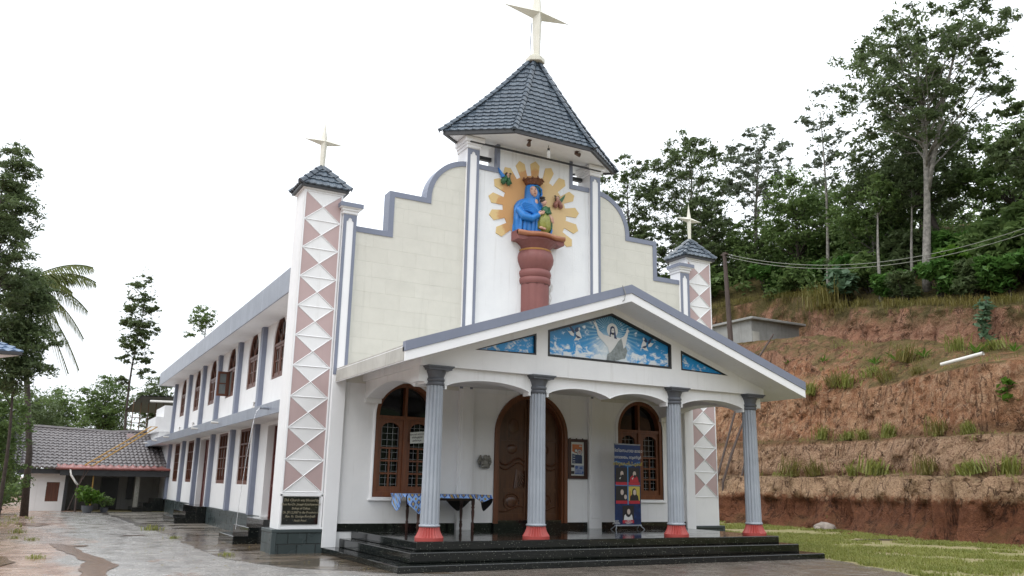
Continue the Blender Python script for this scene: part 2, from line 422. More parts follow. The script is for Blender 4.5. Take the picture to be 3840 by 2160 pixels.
# porch pilasters
for s in (-1,1):
    m = MB(); a,b = sorted((s*1.77,s*2.17)); m.box(a,b,-0.11,0.02,0.482,4.02)
    m.box(a+0.07,b-0.07,-0.125,-0.1,0.75,3.95)
    part(m, "wall_pilaster", M['white'], bevel=0.006)
# skirting
m = MB()
for a,b in ((-5.2,-2.18),(-1.76,-1.13),(1.13,1.76),(2.18,5.2)): m.box(a,b,-0.02,0.01,0.47,0.645)
m.box(-1.13,1.13,-0.10,0.3,0.47,0.63); m.box(-1.02,1.02,0.02,0.3,0.63,0.70)
part(m, "skirting", M['granite'])
# --- main door
def arch_band(hw, zs, wd, zb, ang=(0,180), n=28, rise=None):
    rise = rise or hw
    o = [(hw,zb)] + arc(0,zs,hw,rise,0,180,n) + [(-hw,zb)]
    i = [(hw-wd,zb)] + arc(0,zs,hw-wd,rise-wd,0,180,n) + [(-(hw-wd),zb)]
    return o, i
def band(m, o, i, a, b, fn=XZ):
    for k in range(len(o)-1): m.prism([o[k],o[k+1],i[k+1],i[k]], a, b, fn)
    return m
m = MB(); o,i = arch_band(1.11,2.87,0.10,0.62); band(m,o,i,-0.05,0.30)
o,i = arch_band(1.01,2.87,0.055,0.63); band(m,o,i,0.0,0.29)
door = part(m, "main_door", M['teak'])
m = MB(); m.prism([(-0.96,0.70),(0.96,0.70)] + arc(0,2.87,0.96,0.96,0,180,28), 0.17, 0.24, XZ)
leafs = [m]
dl = part(m, "door_leaf", M['door_wood'], door)
m = MB()
m.box(-0.05,0.05,0.125,0.18,0.70,3.80)
for s in (-1,1):
    def Dx(u): return s*(0.10+u*0.78)
    def rail(z0,z1): m.box(min(Dx(0),Dx(1)),max(Dx(0),Dx(1)),0.15,0.18,z0,z1)
    for x in (0,1): m.box(Dx(x)-0.03,Dx(x)+0.03,0.148,0.18,0.72,3.1 if x else 3.6)
    rail(0.74,0.86); rail(1.40,1.50); rail(2.72,2.80)
    wave = [(Dx(t/12), 2.18+0.09*math.sin(t/12*6.283)) for t in range(13)]
    m.tube([(x,0.16,z) for x,z in wave], 0.028, 6); m.tube([(x,0.16,z-0.12) for x,z in wave], 0.02, 6)
    wave = [(Dx(t/12), 0.98+0.07*math.cos(t/12*5+s)) for t in range(13)]
    m.tube([(x,0.165,z) for x,z in wave], 0.02, 6)
    m.ball((Dx(0.5),0.17,1.16),(0.17,0.03,0.15),14,8)
    m.tube([(Dx(0.5)+0.23*math.cos(q*0.4),0.165,1.16+0.2*math.sin(q*0.4)) for q in range(17)],0.016,5)
    for q in range(8):   # carved wing of feathers
        a = R(200+q*11) if s<0 else R(340-q*11)
        c0 = (Dx(0.35),2.0)
        m.tube([(c0[0]-s*0.02,0.165,c0[1]-0.02),(c0[0]+0.30*math.cos(a)*-1,0.155,c0[1]-0.10-0.30*abs(math.sin(a))-q*0.015)],[0.012,0.03],5)
    m.ball((Dx(0.5),0.17,2.5),(0.16,0.025,0.13),12,6); m.ball((Dx(0.45),0.17,3.1),(0.17,0.02,0.2),12,6)
    m.box(Dx(0.02)-0.012,Dx(0.02)+0.012,0.09,0.13,1.55,1.95)
part(m, "door_carving", M['door_wood'], door, smooth=0.7)
# --- the two arched front windows
def front_window(c):
    m = MB(); S = lambda o: [(u+c,v) for u,v in o]
    o = [( -0.79,1.25),(0.79,1.25)] + arc(0,3.19,0.79,0.79,0,180,22)
    i = [( -0.69,1.37),(0.69,1.37)] + arc(0,3.19,0.69,0.69,0,180,22)
    O_,I_ = S(o)+[S(o)[0]], S(i)+[S(i)[0]]
    band(m,O_,I_,-0.02,0.2)
    m.box(c-0.69,c+0.69,0.0,0.19,3.09,3.17); m.box(c-0.055,c+0.055,-0.01,0.19,1.37,3.10); m.box(c-0.035,c+0.035,0.02,0.19,3.17,3.88)
    wnd = part(m, "arched_window", M['teak'])
    for s in (-1,1):
        m = MB(); a,b = sorted((c+s*0.055, c+s*0.69)); l,r = a+0.085,b-0.085
        hole = [(l,1.50),(r,1.50),(r,2.88)] + [(r+(l-r)*t/12, 2.88+0.13*max(0,math.sin(math.pi*(t/12)))**0.6) for t in range(1,12)] + [(l,2.88)]
        m.prism([(a,1.37),(b,1.37),(b,3.09),(a,3.09)], 0.03, 0.10, XZ, [hole])
        for z in (2.40,2.10,1.80): m.box(l,r,0.04,0.09,z-0.02,z+0.02)
        m.box((l+r)/2-0.018,(l+r)/2+0.018,0.042,0.088,1.5,2.40)
        part(m, "casement", M['teak'], wnd)
    m = MB()
    for x in np.arange(-0.56,0.6,0.14): m.box(c+x-0.006,c+x+0.006,0.125,0.137,1.4,3.08)
    for z in np.arange(1.55,3.05,0.15): m.box(c-0.64,c+0.64,0.12,0.13,z-0.006,z+0.006)
    part(m, "window_grille", M['steel_white'], wnd)
    m = MB().prism(S([(-0.7,1.36),(0.7,1.36)] + arc(0,3.19,0.7,0.7,0,180,20)), 0.17, 0.18, XZ)
    part(m, "window_pane", M['glass'], wnd)
    m = MB()
    for k,(wd,pr) in enumerate(((0.05,-0.035),(0.028,-0.05))):
        o = [(-0.79-wd,1.25-wd),(0.79+wd,1.25-wd)] + arc(0,3.19,0.79+wd,0.79+wd,0,180,22)
        i = [(-0.793,1.247),(0.793,1.247)] + arc(0,3.19,0.793,0.793,0,180,22)
        band(m,S(o)+[S(o)[0]],S(i)+[S(i)[0]],pr,0.01)
    m.box(c-0.88,c+0.88,-0.07,0.01,1.17,1.2)
    part(m, "window_molding", M['white_clean'], wnd)
for c in (-3.57,3.57): front_window(c)
# --- porch floor and steps
m = MB()
m.box(-5.47,5.47,-4.68,0.0,0.0,0.127); m.box(-5.07,5.07,-4.26,-0.002,0.127,0.32); m.box(-4.80,4.79,-3.90,-0.004,0.32,0.49)
part(m, "porch_steps", M['granite'], bevel=0.012)
# --- porch columns
CY_ = -3.50
def flute(n, d): return lambda i,q,r,z: r - d*(0.5-0.5*math.cos(q*n))**2.5
def column(x):
    m = MB(); nf = 13
    prof = [(0.192,0.76)] + [(0.192-0.022*t/10, 0.80+2.78*t/10) for t in range(11)]
    m.lathe(prof, x, CY_, 130, flute(nf,0.026))
    m.lathe([(0.18,0.745),(0.208,0.75),(0.217,0.77),(0.208,0.79),(0.185,0.80)], x, CY_, 40)
    col = part(m, "column", M['shaft'], smooth=0.6, at=(x,CY_,0.482))
    m = MB(); m.lathe([(0.287,0.485),(0.287,0.545)], x, CY_, 48)
    pr = [(0.292,0.545),(0.265,0.58),(0.236,0.63),(0.212,0.69),(0.200,0.75)]
    m.lathe(pr, x, CY_, 144, lambda i,q,r,z: r*(1-0.13*(0.5-0.5*math.cos(q*24))))
    part(m, "column_base", M['base_red'], col, smooth=0.5)
    m = MB()
    m.lathe([(0.170,3.545),(0.188,3.555),(0.196,3.585),(0.188,3.615),(0.176,3.625),(0.192,3.635),(0.202,3.665),(0.192,3.695),(0.180,3.71),(0.188,3.74),(0.202,3.79),(0.222,3.83),(0.232,3.87)], x, CY_, 40)
    m.box(x-0.258,x+0.258,CY_-0.27,CY_+0.22,3.855,3.885); m.box(x-0.272,x+0.272,CY_-0.285,CY_+0.22,3.885,3.905); m.box(x-0.295,x+0.295,CY_-0.305,CY_+0.22,3.905,3.938)
    part(m, "column_capital", M['capital'], col, smooth=0.6)
COLX = (-4.37,-1.905,1.905,4.37)
for x in COLX: column(x)
# --- arch beams of the porch (front and two sides)
def cat(u0,u1,z0,rise,n=14):   # flat segmental arch curve from u0 to u1
    return [(u0+(u1-u0)*t/n, z0+rise*(1-(2*t/n-1)**2)**0.85) for t in range(n+1)]
FA, FB = -3.54, -3.16
m = MB(); bead = MB()
spans = [(-4.15,-2.13),(-1.68,0.0),(0.0,1.68),(2.13,4.15)]
for a,b in spans:
    cu = cat(a,b,3.56,0.165)
    m.prism([(a,3.94)] + cu + [(b,3.94)], FA, FB, XZ)
    bead.tube([(u,FA-0.004,v+0.008) for u,v in cu], 0.013, 5)
for x in COLX: m.box(x-0.25,x+0.25,FA+0.003,FB-0.003,3.58,3.94)
for a,b in ((-4.17,-4.12),(-2.16,-2.11),(-1.70,-1.65),(1.65,1.70),(2.11,2.16),(4.12,4.17)): m.box(a,b,FA-0.006,FA+0.25,3.49,3.575)
m.box(4.58,4.75,FA,FB,3.62,3.94); m.box(-4.75,-4.58,FA,FB,3.62,3.94)
part(m, "porch_arch_beam", M['white']); part(bead, "arch_bead", M['white_clean'])
for s in (-1,1):
    m = MB(); x0,x1 = sorted((s*4.28,s*4.66)); cu = cat(-0.22,-3.10,3.55,0.24,16)
    m.prism([(-0.001,3.94),(-0.001,3.55)] + cu + [(FB+0.002,3.62),(FB+0.002,3.94)], x0, x1, YZ)
    m.box(x0-0.01,x1+0.01,-0.12,0.0,3.44,3.548)
    xo = s*4.665
    m.tube([(xo,u,v+0.008) for u,v in cu], 0.014, 5)
    part(m, "porch_side_arch", M['white'])
# --- pediment
m = MB(); sl = 0.338
zr = lambda x: 5.70 - sl*abs(x)
ctr = [(-1.75,4.38),(1.75,4.38),(1.75,4.97),(0,5.55),(-1.75,4.97)]
triL = [(-3.55,4.36),(-2.05,4.38),(-2.05,4.86)]; triR = [(2.05,4.38),(3.55,4.36),(2.05,4.86)]
m.prism([(-4.76,3.942),(4.76,3.942),(4.76,zr(4.76)+0.1),(0,5.76),(-4.76,zr(4.76)+0.1)], -3.66, -3.2, XZ, [ctr,triL,triR])
ped = part(m, "pediment", M['white'])
for s in (-1,1):   # beams above the side arches
    x0,x1 = sorted((s*4.25,s*4.74)); part(MB().box(x0,x1,-3.198,-0.001,3.941,4.2), "porch_side_beam", M['white'])
part(MB().box(-4.24,4.24,-3.19,-0.002,4.0,4.06), "porch_ceiling", M['white'])
# --- porch roof: two slabs with a white soffit and a grey-blue upper fascia
m = MB(); top = lambda x: 6.05 - sl*abs(x); E_ = 5.42
m.prism([(-E_,zr(E_)),(0,5.70),(E_,zr(E_)),(E_,top(E_)-0.05),(0,top(0)-0.05),(-E_,top(E_)-0.05)], -4.38, -0.002, XZ)
roof = part(m, "porch_roof", M['white'])
m = MB(); m.prism([(-E_-0.005,zr(E_)),(0,5.70),(E_+0.005,zr(E_)),(E_+0.005,zr(E_)+0.19),(0,5.89),(-E_-0.005,zr(E_)+0.19)], -4.425, -4.379, XZ)
part(m, "white_fascia", M['white_clean'], roof)
m = MB(); m.prism([(-E_-0.012,zr(E_)+0.192),(0,5.892),(E_+0.012,zr(E_)+0.192),(E_+0.012,zr(E_)+0.39),(0,6.09),(-E_-0.012,zr(E_)+0.39)], -4.445, -4.30, XZ)
part(m, "blue_fascia", M['blue_trim'], roof)
for s in (-1,1):
    x0,x1 = sorted((s*(E_-0.02),s*(E_+0.012))); part(MB().box(x0,x1,-4.37,-0.09,zr(E_)+0.02,zr(E_)+0.28), "eave_edge", M['raw_concrete'], roof)
m = MB(); m.prism([(-E_,top(E_)-0.048),(0,top(0)-0.048),(E_,top(E_)-0.048),(E_,top(E_)-0.02),(0,top(0)-0.02),(-E_,top(E_)-0.02)], -4.29, -0.03, XZ)
part(m, "roof_topping", M['raw_concrete'], roof)
# --- diamond-patterned corner piers
def pier(s):
    x0,x1 = sorted((s*5.505,s*6.49)); m = MB().box(x0,x1,0.03,0.78,0.5,8.60)
    p = part(m, "corner_pier", M['white'], bevel=0.006)
    a,b = x0+0.05, x1-0.055; c = (a+b)/2; z1 = 8.50; h = 0.716; tri = MB(); grp = MB()
    for k in range(10):
        zt = z1-k*h; zb = zt-h; zc = (zt+zb)/2; g = 0.0
        tri.prism([(a,zb+0.02),(c-0.02,zc),(a,zt-0.02)], 0.024, 0.03, XZ)
        tri.prism([(b,zt-0.02),(c+0.02,zc),(b,zb+0.02)], 0.024, 0.03, XZ)
        r = 0.011
        for p0,p1 in (((a,zt),(b,zb)),((a,zb),(b,zt)),((a,zb),(b,zb))):
            grp.tube([(p0[0],0.022,p0[1]),(p1[0],0.022,p1[1])], r, 4)
    grp.tube([(a,0.022,z1),(b,0.022,z1)], 0.011, 4)
    for x in (a-0.012,b+0.012): grp.box(x-0.012,x+0.012,0.008,0.03,1.30,8.52)
    part(tri, "pink_diamond_panel", M['pink'], p); part(grp, "diamond_ribs", M['white_clean'], p)
    if s < 0:
        m = MB(); m.box(x0+0.005,x1+0.01,0.0,0.03,0.52,0.575)
        for xx in (x0+0.005, x1-0.05): m.box(xx,xx+0.04,0.0,0.03,0.575,1.29)
        m.box(x0+0.005,x1+0.01,0.0,0.03,1.25,1.30); part(m, "plaque_surround", M['white_clean'], p)
    bx0,bx1 = x0-0.13, x1+0.03
    if s > 0: bx0,bx1 = x0-0.03, x1+0.13
    m = MB().box(bx0,bx1,-0.04,0.95,-0.06,0.52)
    bs = part(m, "pier_base", M['plinth'], p)
    m = MB(); m.box(bx0-0.012,bx1+0.012,-0.055,0.96,0.455,0.53)
    ex = bx0-0.012 if s<0 else bx1+0.012
    m.box(min(ex,ex-s*0.11),max(ex,ex-s*0.11),-0.055,0.07,-0.06,0.456)
    part(m, "base_border", M['plinth_plain'], p, bevel=0.01)
    return p
for s in (-1,1): pier(s)
# --- tiled roofs (real overlapping tiles)
def tile_face(pa, pb, apex, rows, tw, kink=None, thick=0.035, amp=0.018, apex_w=0.0):
    """triangle face pa-pb (eave) up to apex; kink=(t, z offset) bends the slope"""
    pa,pb,apex = Vector(pa),Vector(pb),Vector(apex); mid = (pa+pb)/2
    L_ = (pb-pa).length; e = (pb-pa)/L_
    up = apex-mid; up = up - e*up.dot(e); n = e.cross(up).normalized(); n = n if n.z>0 else -n
    V=[];F=[]
    per = 8
    def P(u, v, h):   # u along the eave from pa, v 0..1 up the slope
        a = pa.lerp(apex, v); b = pb.lerp(apex, v); wv = (b-a).length
        q = a + e*u
        q = q + Vector((0,0,-1))*0.0
        if kink: q = q - Vector((0,0,1))*kink*math.sin(math.pi*v)
        return q + n*h
    for i in range(rows):
        v0,v1 = i/rows, (i+1)/rows + 0.25/rows
        v1 = min(v1, 0.995)
        offs = (pa.lerp(apex,v0)-pa).dot(e)
        w0 = (pb.lerp(apex,v0)-pa.lerp(apex,v0)).length; w1 = (pb.lerp(apex,v1)-pa.lerp(apex,v1)).length
        o1 = (pa.lerp(apex,v1)-pa).dot(e)
        g0 = math.ceil(offs/tw*per); g1 = math.floor((offs+w0)/tw*per)
        us = [offs] + [g*tw/per for g in range(g0,g1+1)] + [offs+w0]
        o = len(V)
        for u in us:
            ph = (u/tw) % 1.0
            hh = amp*(math.cos(2*math.pi*ph)) + (0.012 if 0.35<ph<0.65 else 0)
            ut = min(max(u, o1), o1+w1)
            V.append(P(u-offs, v0, thick+hh)); V.append(P(u-offs, v0, hh-0.01)); V.append(P(ut-o1, v1, hh*0.6+0.004))
        for k in range(len(us)-1):
            a = o+3*k; F.append((a,a+3,a+5,a+2)); F.append((a+1,a+4,a+3,a))
    m = MB(); m.add(V,F); return m
def hip_caps(m, p0, p1, n, w_=0.09, kink=0.0, ext=0.0):
    p0,p1 = Vector(p0),Vector(p1); d = (p1-p0); side = d.cross(Vector((0,0,1))).normalized(); nn = side.cross(d).normalized()
    def Q(t): return p0.lerp(p1,t) - Vector((0,0,kink*math.sin(math.pi*max(0,min(1,t)))))
    for i in range(n):
        a,b = Q(i/n-0.006), Q((i+1)/n+0.012)
        prof = [(-w_,-0.015),(-w_*0.55,0.055),(0,0.075),(w_*0.55,0.055),(w_,-0.015)]
        vs = [a+side*u+nn*(h+0.03) for u,h in prof] + [b+side*u*0.9+nn*(h) for u,h in prof] + [a+side*u+nn*(h-0.05) for u,h in prof]
        k = 5
        fs = [(j,j+1,k+j+1,k+j) for j in range(4)] + [(2*k+j,2*k+j+1,j+1,j) for j in range(4)]
        m.add(vs,fs)
HEX = [(-2.86,0.08),(-1.26,-1.07),(1.26,-1.07),(2.86,0.08),(1.26,1.23),(-1.26,1.23)]
EZ = 10.90; AP = (0,0.08,13.92)
m = MB(); KINK = 0.13
for i in range(6):
    a,b = HEX[i],HEX[(i+1)%6]
    m.merge(tile_face((a[0],a[1],EZ),(b[0],b[1],EZ),AP,19,0.21,KINK))
troof = part(m, "tower_roof", M['tile'], flip=False)
m = MB()
for i in range(6): hip_caps(m, (HEX[i][0]*1.02,(HEX[i][1]-0.08)*1.02+0.08,EZ-0.01), AP, 17, 0.085, KINK)
part(m, "hip_tiles", M['tile'], troof, flip=False)
m = MB(); sc_ = lambda f,z: [(x*f,(y-0.08)*f+0.08,z) for x,y in HEX]
ro = sc_(1.0,EZ+0.02)+sc_(1.0,EZ-0.10)+sc_(0.955,EZ-0.10)+sc_(0.955,EZ+0.02)
m.add(ro, [(i+6*k,(i+1)%6+6*k,(i+1)%6+6*((k+1)%4),i+6*((k+1)%4)) for k in range(4) for i in range(6)])
part(m, "eave_board", M['dark_metal'], troof)
m = MB(); m.add(sc_(0.957,EZ-0.06)+sc_(0.957,EZ+0.0), [tuple(range(6)),tuple(range(6,12))]+[(i,(i+1)%6,(i+1)%6+6,i+6) for i in range(6)])
part(m, "soffit", M['white'], troof)
m = MB(); m.prism([(0.30*math.cos(R(30+60*k)),0.30*math.sin(R(30+60*k))+0.08) for k in range(6)],13.70,13.86,XY)
m.prism([(0.2*math.cos(R(30+60*k)),0.2*math.sin(R(30+60*k))+0.08) for k in range(6)],13.86,13.95,XY)
part(m, "roof_cap", M['star'], troof, bevel=0.02)
# --- four-pointed star crosses
def star(c, up, arm, down, w_, th, foot):
    cx_,cy_,cz_ = c; m = MB()
    V=[(cx_,cy_-th,cz_),(cx_,cy_+th,cz_)]
    ring=[(cx_,cy_,cz_+up),(cx_+w_,cy_,cz_+w_*0.95),(cx_+arm,cy_,cz_),(cx_+w_,cy_,cz_-w_*1.1)]
    ring+=[(cx_+foot,cy_,cz_-down),(cx_-foot,cy_,cz_-down),(cx_-w_,cy_,cz_-w_*1.1),(cx_-arm,cy_,cz_),(cx_-w_,cy_,cz_+w_*0.95)]
    n=len(ring); V+=ring+[(cx_,cy_-th*0.7,cz_-down),(cx_,cy_+th*0.7,cz_-down)]
    F=[]
    for i in range(n):
        j=(i+1)%n
        if i==4: F += [(0,2+4,2+n),(0,2+n,2+5),(1,2+4,3+n),(1,3+n,2+5)]
        else: F += [(0,2+i,2+j),(1,2+i,2+j)]
    F.append((2+4,2+n,2+5,3+n))
    m.add(V,F); return m
part(star((0.05,0.08,15.34),1.45,1.17,1.46,0.165,0.18,0.11), "star_cross", M['star'])
part(MB().tube([(-0.17,0.1,13.7),(-0.16,0.1,14.3),(-0.13,0.08,15.0)],0.012,5), "lightning_wire", M['dark_metal'])
for s in (-1,1):
    pc = (s*6.0,0.40); hw,hd = 0.62,0.48; ez = 8.65; ap = (pc[0],pc[1],9.30)
    cs = [(pc[0]-hw,pc[1]-hd),(pc[0]+hw,pc[1]-hd),(pc[0]+hw,pc[1]+hd),(pc[0]-hw,pc[1]+hd)]
    m = MB()
    for i in range(4):
        a,b = cs[i],cs[(i+1)%4]; m.merge(tile_face((a[0],a[1],ez),(b[0],b[1],ez),ap,4,0.17,0.0))
    pr = part(m, "pier_roof", M['tile'], flip=False)
    m = MB()
    for c in cs: hip_caps(m,(c[0],c[1],ez),ap,4,0.075)
    part(m, "hip_tiles", M['tile'], pr, flip=False)
    m = MB(); m.box(cs[0][0]+0.02,cs[1][0]-0.02,cs[0][1]+0.02,cs[2][1]-0.02,ez-0.07,ez-0.005); part(m, "eave_board", M['dark_metal'], pr)
    part(MB().box(pc[0]-0.53,pc[0]+0.53,pc[1]-0.42,pc[1]+0.42,8.555,8.585), "pier_cornice", M['white_clean'], pr)
    part(star((s*6.0,0.40,9.99),0.55,0.52,0.72,0.085,0.095,0.06), "star_cross", M['star'])
# --- painted sunburst on the tower wall
def sun_paint(name, inner, tip):
    t = NT(name); p = t.pos(); x,y,z = t.sep(p)
    r = t.math('SQRT', t.math('ADD', t.math('POWER', x, 2.0), t.math('POWER', t.math('SUBTRACT', z, 9.1), 2.0)))
    n = t.noise(p, 5, 4, 0.7)
    edge = t.math('ADD', r, t.math('MULTIPLY', t.math('SUBTRACT', n, 0.5), 0.5))
    f = t.rng(edge, 1.16, 1.26)
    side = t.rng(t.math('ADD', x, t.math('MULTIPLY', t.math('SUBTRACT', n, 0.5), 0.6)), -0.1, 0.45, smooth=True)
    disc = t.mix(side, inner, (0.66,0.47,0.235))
    return t.done(t.mix(f, disc, tip), 0.6, t.bump(t.noise(p, 50, 3), 0.3, 0.005))
M['sun'] = sun_paint('ochre_sunburst_paint', (0.56,0.30,0.115), (0.66,0.48,0.22))
m = MB(); m.prism(arc(0,9.10,1.03,1.03,0,354,59), -0.035, -0.012, XZ)
for k in range(-8,11):
    a = 91+20.7*k
    if -50 < a < 232:
        ca,sa = math.cos(R(a)),math.sin(R(a))
        def Pq(r,t): return (r*ca - t*sa, 9.10 + r*sa + t*ca)
        m.prism([Pq(1.0,-0.11),Pq(1.37,-0.155),Pq(1.49,-0.02),Pq(1.38,0.145),Pq(1.0,0.11)], -0.034, -0.013, XZ)
part(m, "sunburst", M['sun'])
# --- pedestal of the statue
m = MB(); PY = -0.02
m.lathe([(0.42,3.95),(0.42,6.93)], 0, PY, 96, lambda i,q,r,z: r*(1-0.045*(abs(math.cos(q*5))**8)), cap=False)
m.lathe([(0.43,6.93),(0.455,6.97),(0.465,7.03),(0.455,7.09),(0.43,7.12),(0.455,7.15),(0.475,7.23),(0.46,7.30),(0.42,7.34)], 0, PY, 40, cap=False)
m.lathe([(0.42,7.33),(0.47,7.42),(0.53,7.56),(0.545,7.68),(0.52,7.79),(0.47,7.86)], 0, PY, 96, lambda i,q,r,z: r*(1-0.03*(abs(math.cos(q*5))**10)), cap=False)
m.lathe([(0.46,7.86),(0.44,7.93),(0.47,8.0),(0.56,8.07),(0.66,8.12)], 0, PY, 96, lambda i,q,r,z: r*(1-0.035*(abs(math.cos(q*9))**3)))
pd = part(m, "statue_pedestal", M['maroon'], smooth=0.6)
front = [(-0.74,0.0),(-0.74,-0.40),(-0.40,-0.40)] + [(-0.40+0.8*t/10, -0.40-0.13*math.sin(math.pi*t/10)) for t in range(1,10)] + [(0.40,-0.40),(0.74,-0.40),(0.74,0.0)]
m = MB().prism(front, 8.10, 8.36, XY)
part(m, "pedestal_slab", M['maroon'], pd, bevel=0.012)
part(MB().tube([(u,v-0.01,8.285) for u,v in front[1:-1]], 0.075, 8), "slab_rim", M['copper'], pd, smooth=True)
part(MB().lathe([(0.455,7.85),(0.48,7.87),(0.48,7.90),(0.45,7.92)], 0, PY, 40), "gold_band", M['gold'], pd, smooth=True)
# --- side walls of the long nave
def nave(sx, windows):
    s = -1 if sx < 0 else 1
    x0,x1 = sorted((sx, sx-s*0.32))
    return x0,x1
UW = (4.6,8.0,11.5,15.2,18.9,22.9); LW = (8.1,11.75,19.0,23.0)
uploop = lambda c: archloop(c, 0.70, 4.42, 5.45, 0.78, 14)
lowloop = lambda c: [(c-0.80,1.44),(c+0.80,1.44),(c+0.80,3.16),(c-0.80,3.16)]
dloop = lambda a,b: [(a,0.60),(b,0.60),(b,3.10),(a,3.10)]
m = MB().prism([(0.36,0.0),(BACK,0.0),(BACK,6.75),(0.36,6.75)], SX, SX+0.32, YZ,
    [uploop(c) for c in UW]+[lowloop(c) for c in LW]+[dloop(3.0,5.1),dloop(14.6,16.5)])
side = part(m, "side_wall", M['white'])
part(MB().box(SX,SX+0.3,BACK+0.001,30.3,0.0,3.6), "annex_wall", M['white'])
part(MB().box(SX+0.3,4.9,30.0,30.3,0.0,3.6), "annex_back_wall", M['white'])
part(MB().box(5.4,5.72,0.36,BACK,0.0,6.75), "far_side_wall", M['white'])
part(MB().box(SX+0.321,5.399,BACK-0.3,BACK-0.01,0.0,6.75), "back_wall", M['white'])
for y in (6.17,9.62,13.26,16.74,20.42,24.95): part(MB().box(SX-0.14,SX+0.02,y,y+0.28,3.46,6.45), "upper_fin", M['blue_trim'], side)
for y in (6.10,9.64,13.3,16.73,20.43,24.85): part(MB().box(SX-0.14,SX+0.02,y,y+0.28,0.6,3.2), "lower_fin", M['blue_trim'], side)
part(MB().box(-6.46,SX-0.001,0.80,26.2,6.12,6.62), "eave_slab", M['white'], side)
part(MB().box(-6.49,-6.455,0.80,26.23,6.10,6.72), "eave_fascia", M['fascia'], side)
part(MB().box(-6.46,-5.0,26.2,26.25,6.10,6.72), "eave_end_fascia", M['fascia'], side)
part(MB().box(-6.45,SX-0.001,0.80,31.2,3.19,3.40), "sunshade", M['white'], side)
part(MB().box(-6.48,-6.445,0.80,31.23,3.17,3.47), "sunshade_fascia", M['fascia'], side)
part(MB().box(-6.445,-4.5,31.2,31.23,3.17,3.47), "sunshade_end_fascia", M['fascia'], side)
m = MB(); m.prism([(-6.46,6.622),(6.46,6.622),(0,7.6)], 0.40, 26.2, XZ); part(m, "nave_roof", M['raw_concrete'])
m = MB(); m.box(-6.32,-5.96,27.5,31.0,3.90,4.66); m.box(-5.959,-5.0,27.48,31.0,3.90,5.25); m.box(-6.1,-5.0,27.6,31.0,3.475,3.90)
part(m, "balcony", M['white'])
m = MB()
for a,b in ((5.25,13.4),(16.75,24.8)): m.box(SX-0.06,SX+0.02,a,b,-0.02,0.555)
part(m, "side_plinth", M['plinth'], side)
m = MB()
for a,b in ((5.25,13.4),(16.75,24.8)): m.box(SX-0.075,SX+0.02,a,b,0.556,0.605)
part(m, "plinth_ledge", M['plinth_plain'], side)
# side windows
def side_frame(c, kind, open_leaf=False):
    m = MB(); X0,X1 = SX+0.03, SX+0.12
    if kind == 'up':
        o = uploop(c); i = archloop(c, 0.62, 4.50, 5.45, 0.70, 14)
        band(m, o+[o[0]], i+[i[0]], X0, X1, YZ)
        m.box(X0,X1,c-0.62,c+0.62,5.38,5.46); m.box(X0+0.01,X1-0.01,c-0.03,c+0.03,4.5,5.38)
        for a in (40,90,140):
            m.tube([(X0+0.03,c,5.46),(X0+0.03,c+0.62*math.cos(R(a)),5.45+0.70*math.sin(R(a)))],0.018,4)
        zt,zb = 5.38,4.50
    else:
        o = lowloop(c); i = [(c-0.72,1.56),(c+0.72,1.56),(c+0.72,3.08),(c-0.72,3.08)]
        band(m, o+[o[0]], i+[i[0]], X0, X1, YZ); zt,zb = 3.08,1.56
        m.box(X0,X1,c-0.72,c+0.72,2.66,2.71)
        for y in (c-0.24,c+0.24): m.box(X0,X1,y-0.03,y+0.03,1.56,3.08)
    wn = part(m, "side_window", M['side_wood'], side)
    hw = 0.62 if kind=='up' else 0.72
    m = MB()
    if kind == 'up':
        for s in (-1,1):
            if open_leaf and s > 0: continue
            a,b = sorted((c+s*0.03,c+s*0.62))
            m.prism([(a,4.5),(b,4.5),(b,5.38),(a,5.38)], X0+0.02, X1-0.02, YZ, [[(a+0.08,4.6),(b-0.08,4.6),(b-0.08,5.3),(a+0.08,5.3)]])
            m.box(X0+0.03,X1-0.03,a,b,4.93,4.97); m.box(X0+0.03,X1-0.03,(a+b)/2-0.015,(a+b)/2+0.015,4.6,5.3)
        if open_leaf:   # a casement swung outward, seen edge on
            lf = MB(); xa,xb = SX-0.34,SX+0.04
            lf.box(xa,xb,c+0.60,c+0.64,4.5,4.58); lf.box(xa,xb,c+0.60,c+0.64,5.30,5.38)
            lf.box(xa,xa+0.08,c+0.60,c+0.64,4.58,5.30); lf.box(xb-0.08,xb,c+0.60,c+0.64,4.58,5.30); lf.box(xa+0.08,xb-0.08,c+0.605,c+0.635,4.93,4.97)
            ol = part(lf, "open_casement", M['side_wood'], side)
            part(MB().box(xa+0.08,xb-0.08,c+0.618,c+0.622,4.58,5.30), "window_pane", M['glass_pale'], ol)
    else:
        for y in np.arange(c-0.66,c+0.7,0.12): m.box(X0+0.05,X0+0.065,y-0.008,y+0.008,1.56,3.08)
        for z in (1.95,2.3): m.box(X0,X1-0.02,c-0.72,c+0.72,z-0.02,z+0.02)
    part(m, "side_casement", M['side_wood'], wn)
    pl = MB()
    if kind == 'up':
        pl.box(X1-0.03,X1-0.02,c-0.62,c+0.62,4.5,5.38); part(pl, "window_pane", M['glass_pale'], wn)
        part(MB().prism([(c-0.62,5.46)] + arc(c,5.45,0.62,0.70,0,180,12)[:0] + [(c+0.62,5.46)] + arc(c,5.45,0.62,0.70,2,178,12), X1-0.03, X1-0.02, YZ), "fanlight", M['glass'], wn)
    else:
        pl.box(X1-0.03,X1-0.02,c-0.72,c+0.72,1.56,3.08); part(pl, "window_pane", M['glass'], wn)
        part(MB().box(X1-0.036,X1-0.0305,c-0.6,c+0.6,1.7,2.6), "curtain", M['glass_pale'], wn)
for k,c in enumerate(UW): side_frame(c,'up',k == 2)
for c in LW: side_frame(c,'low')
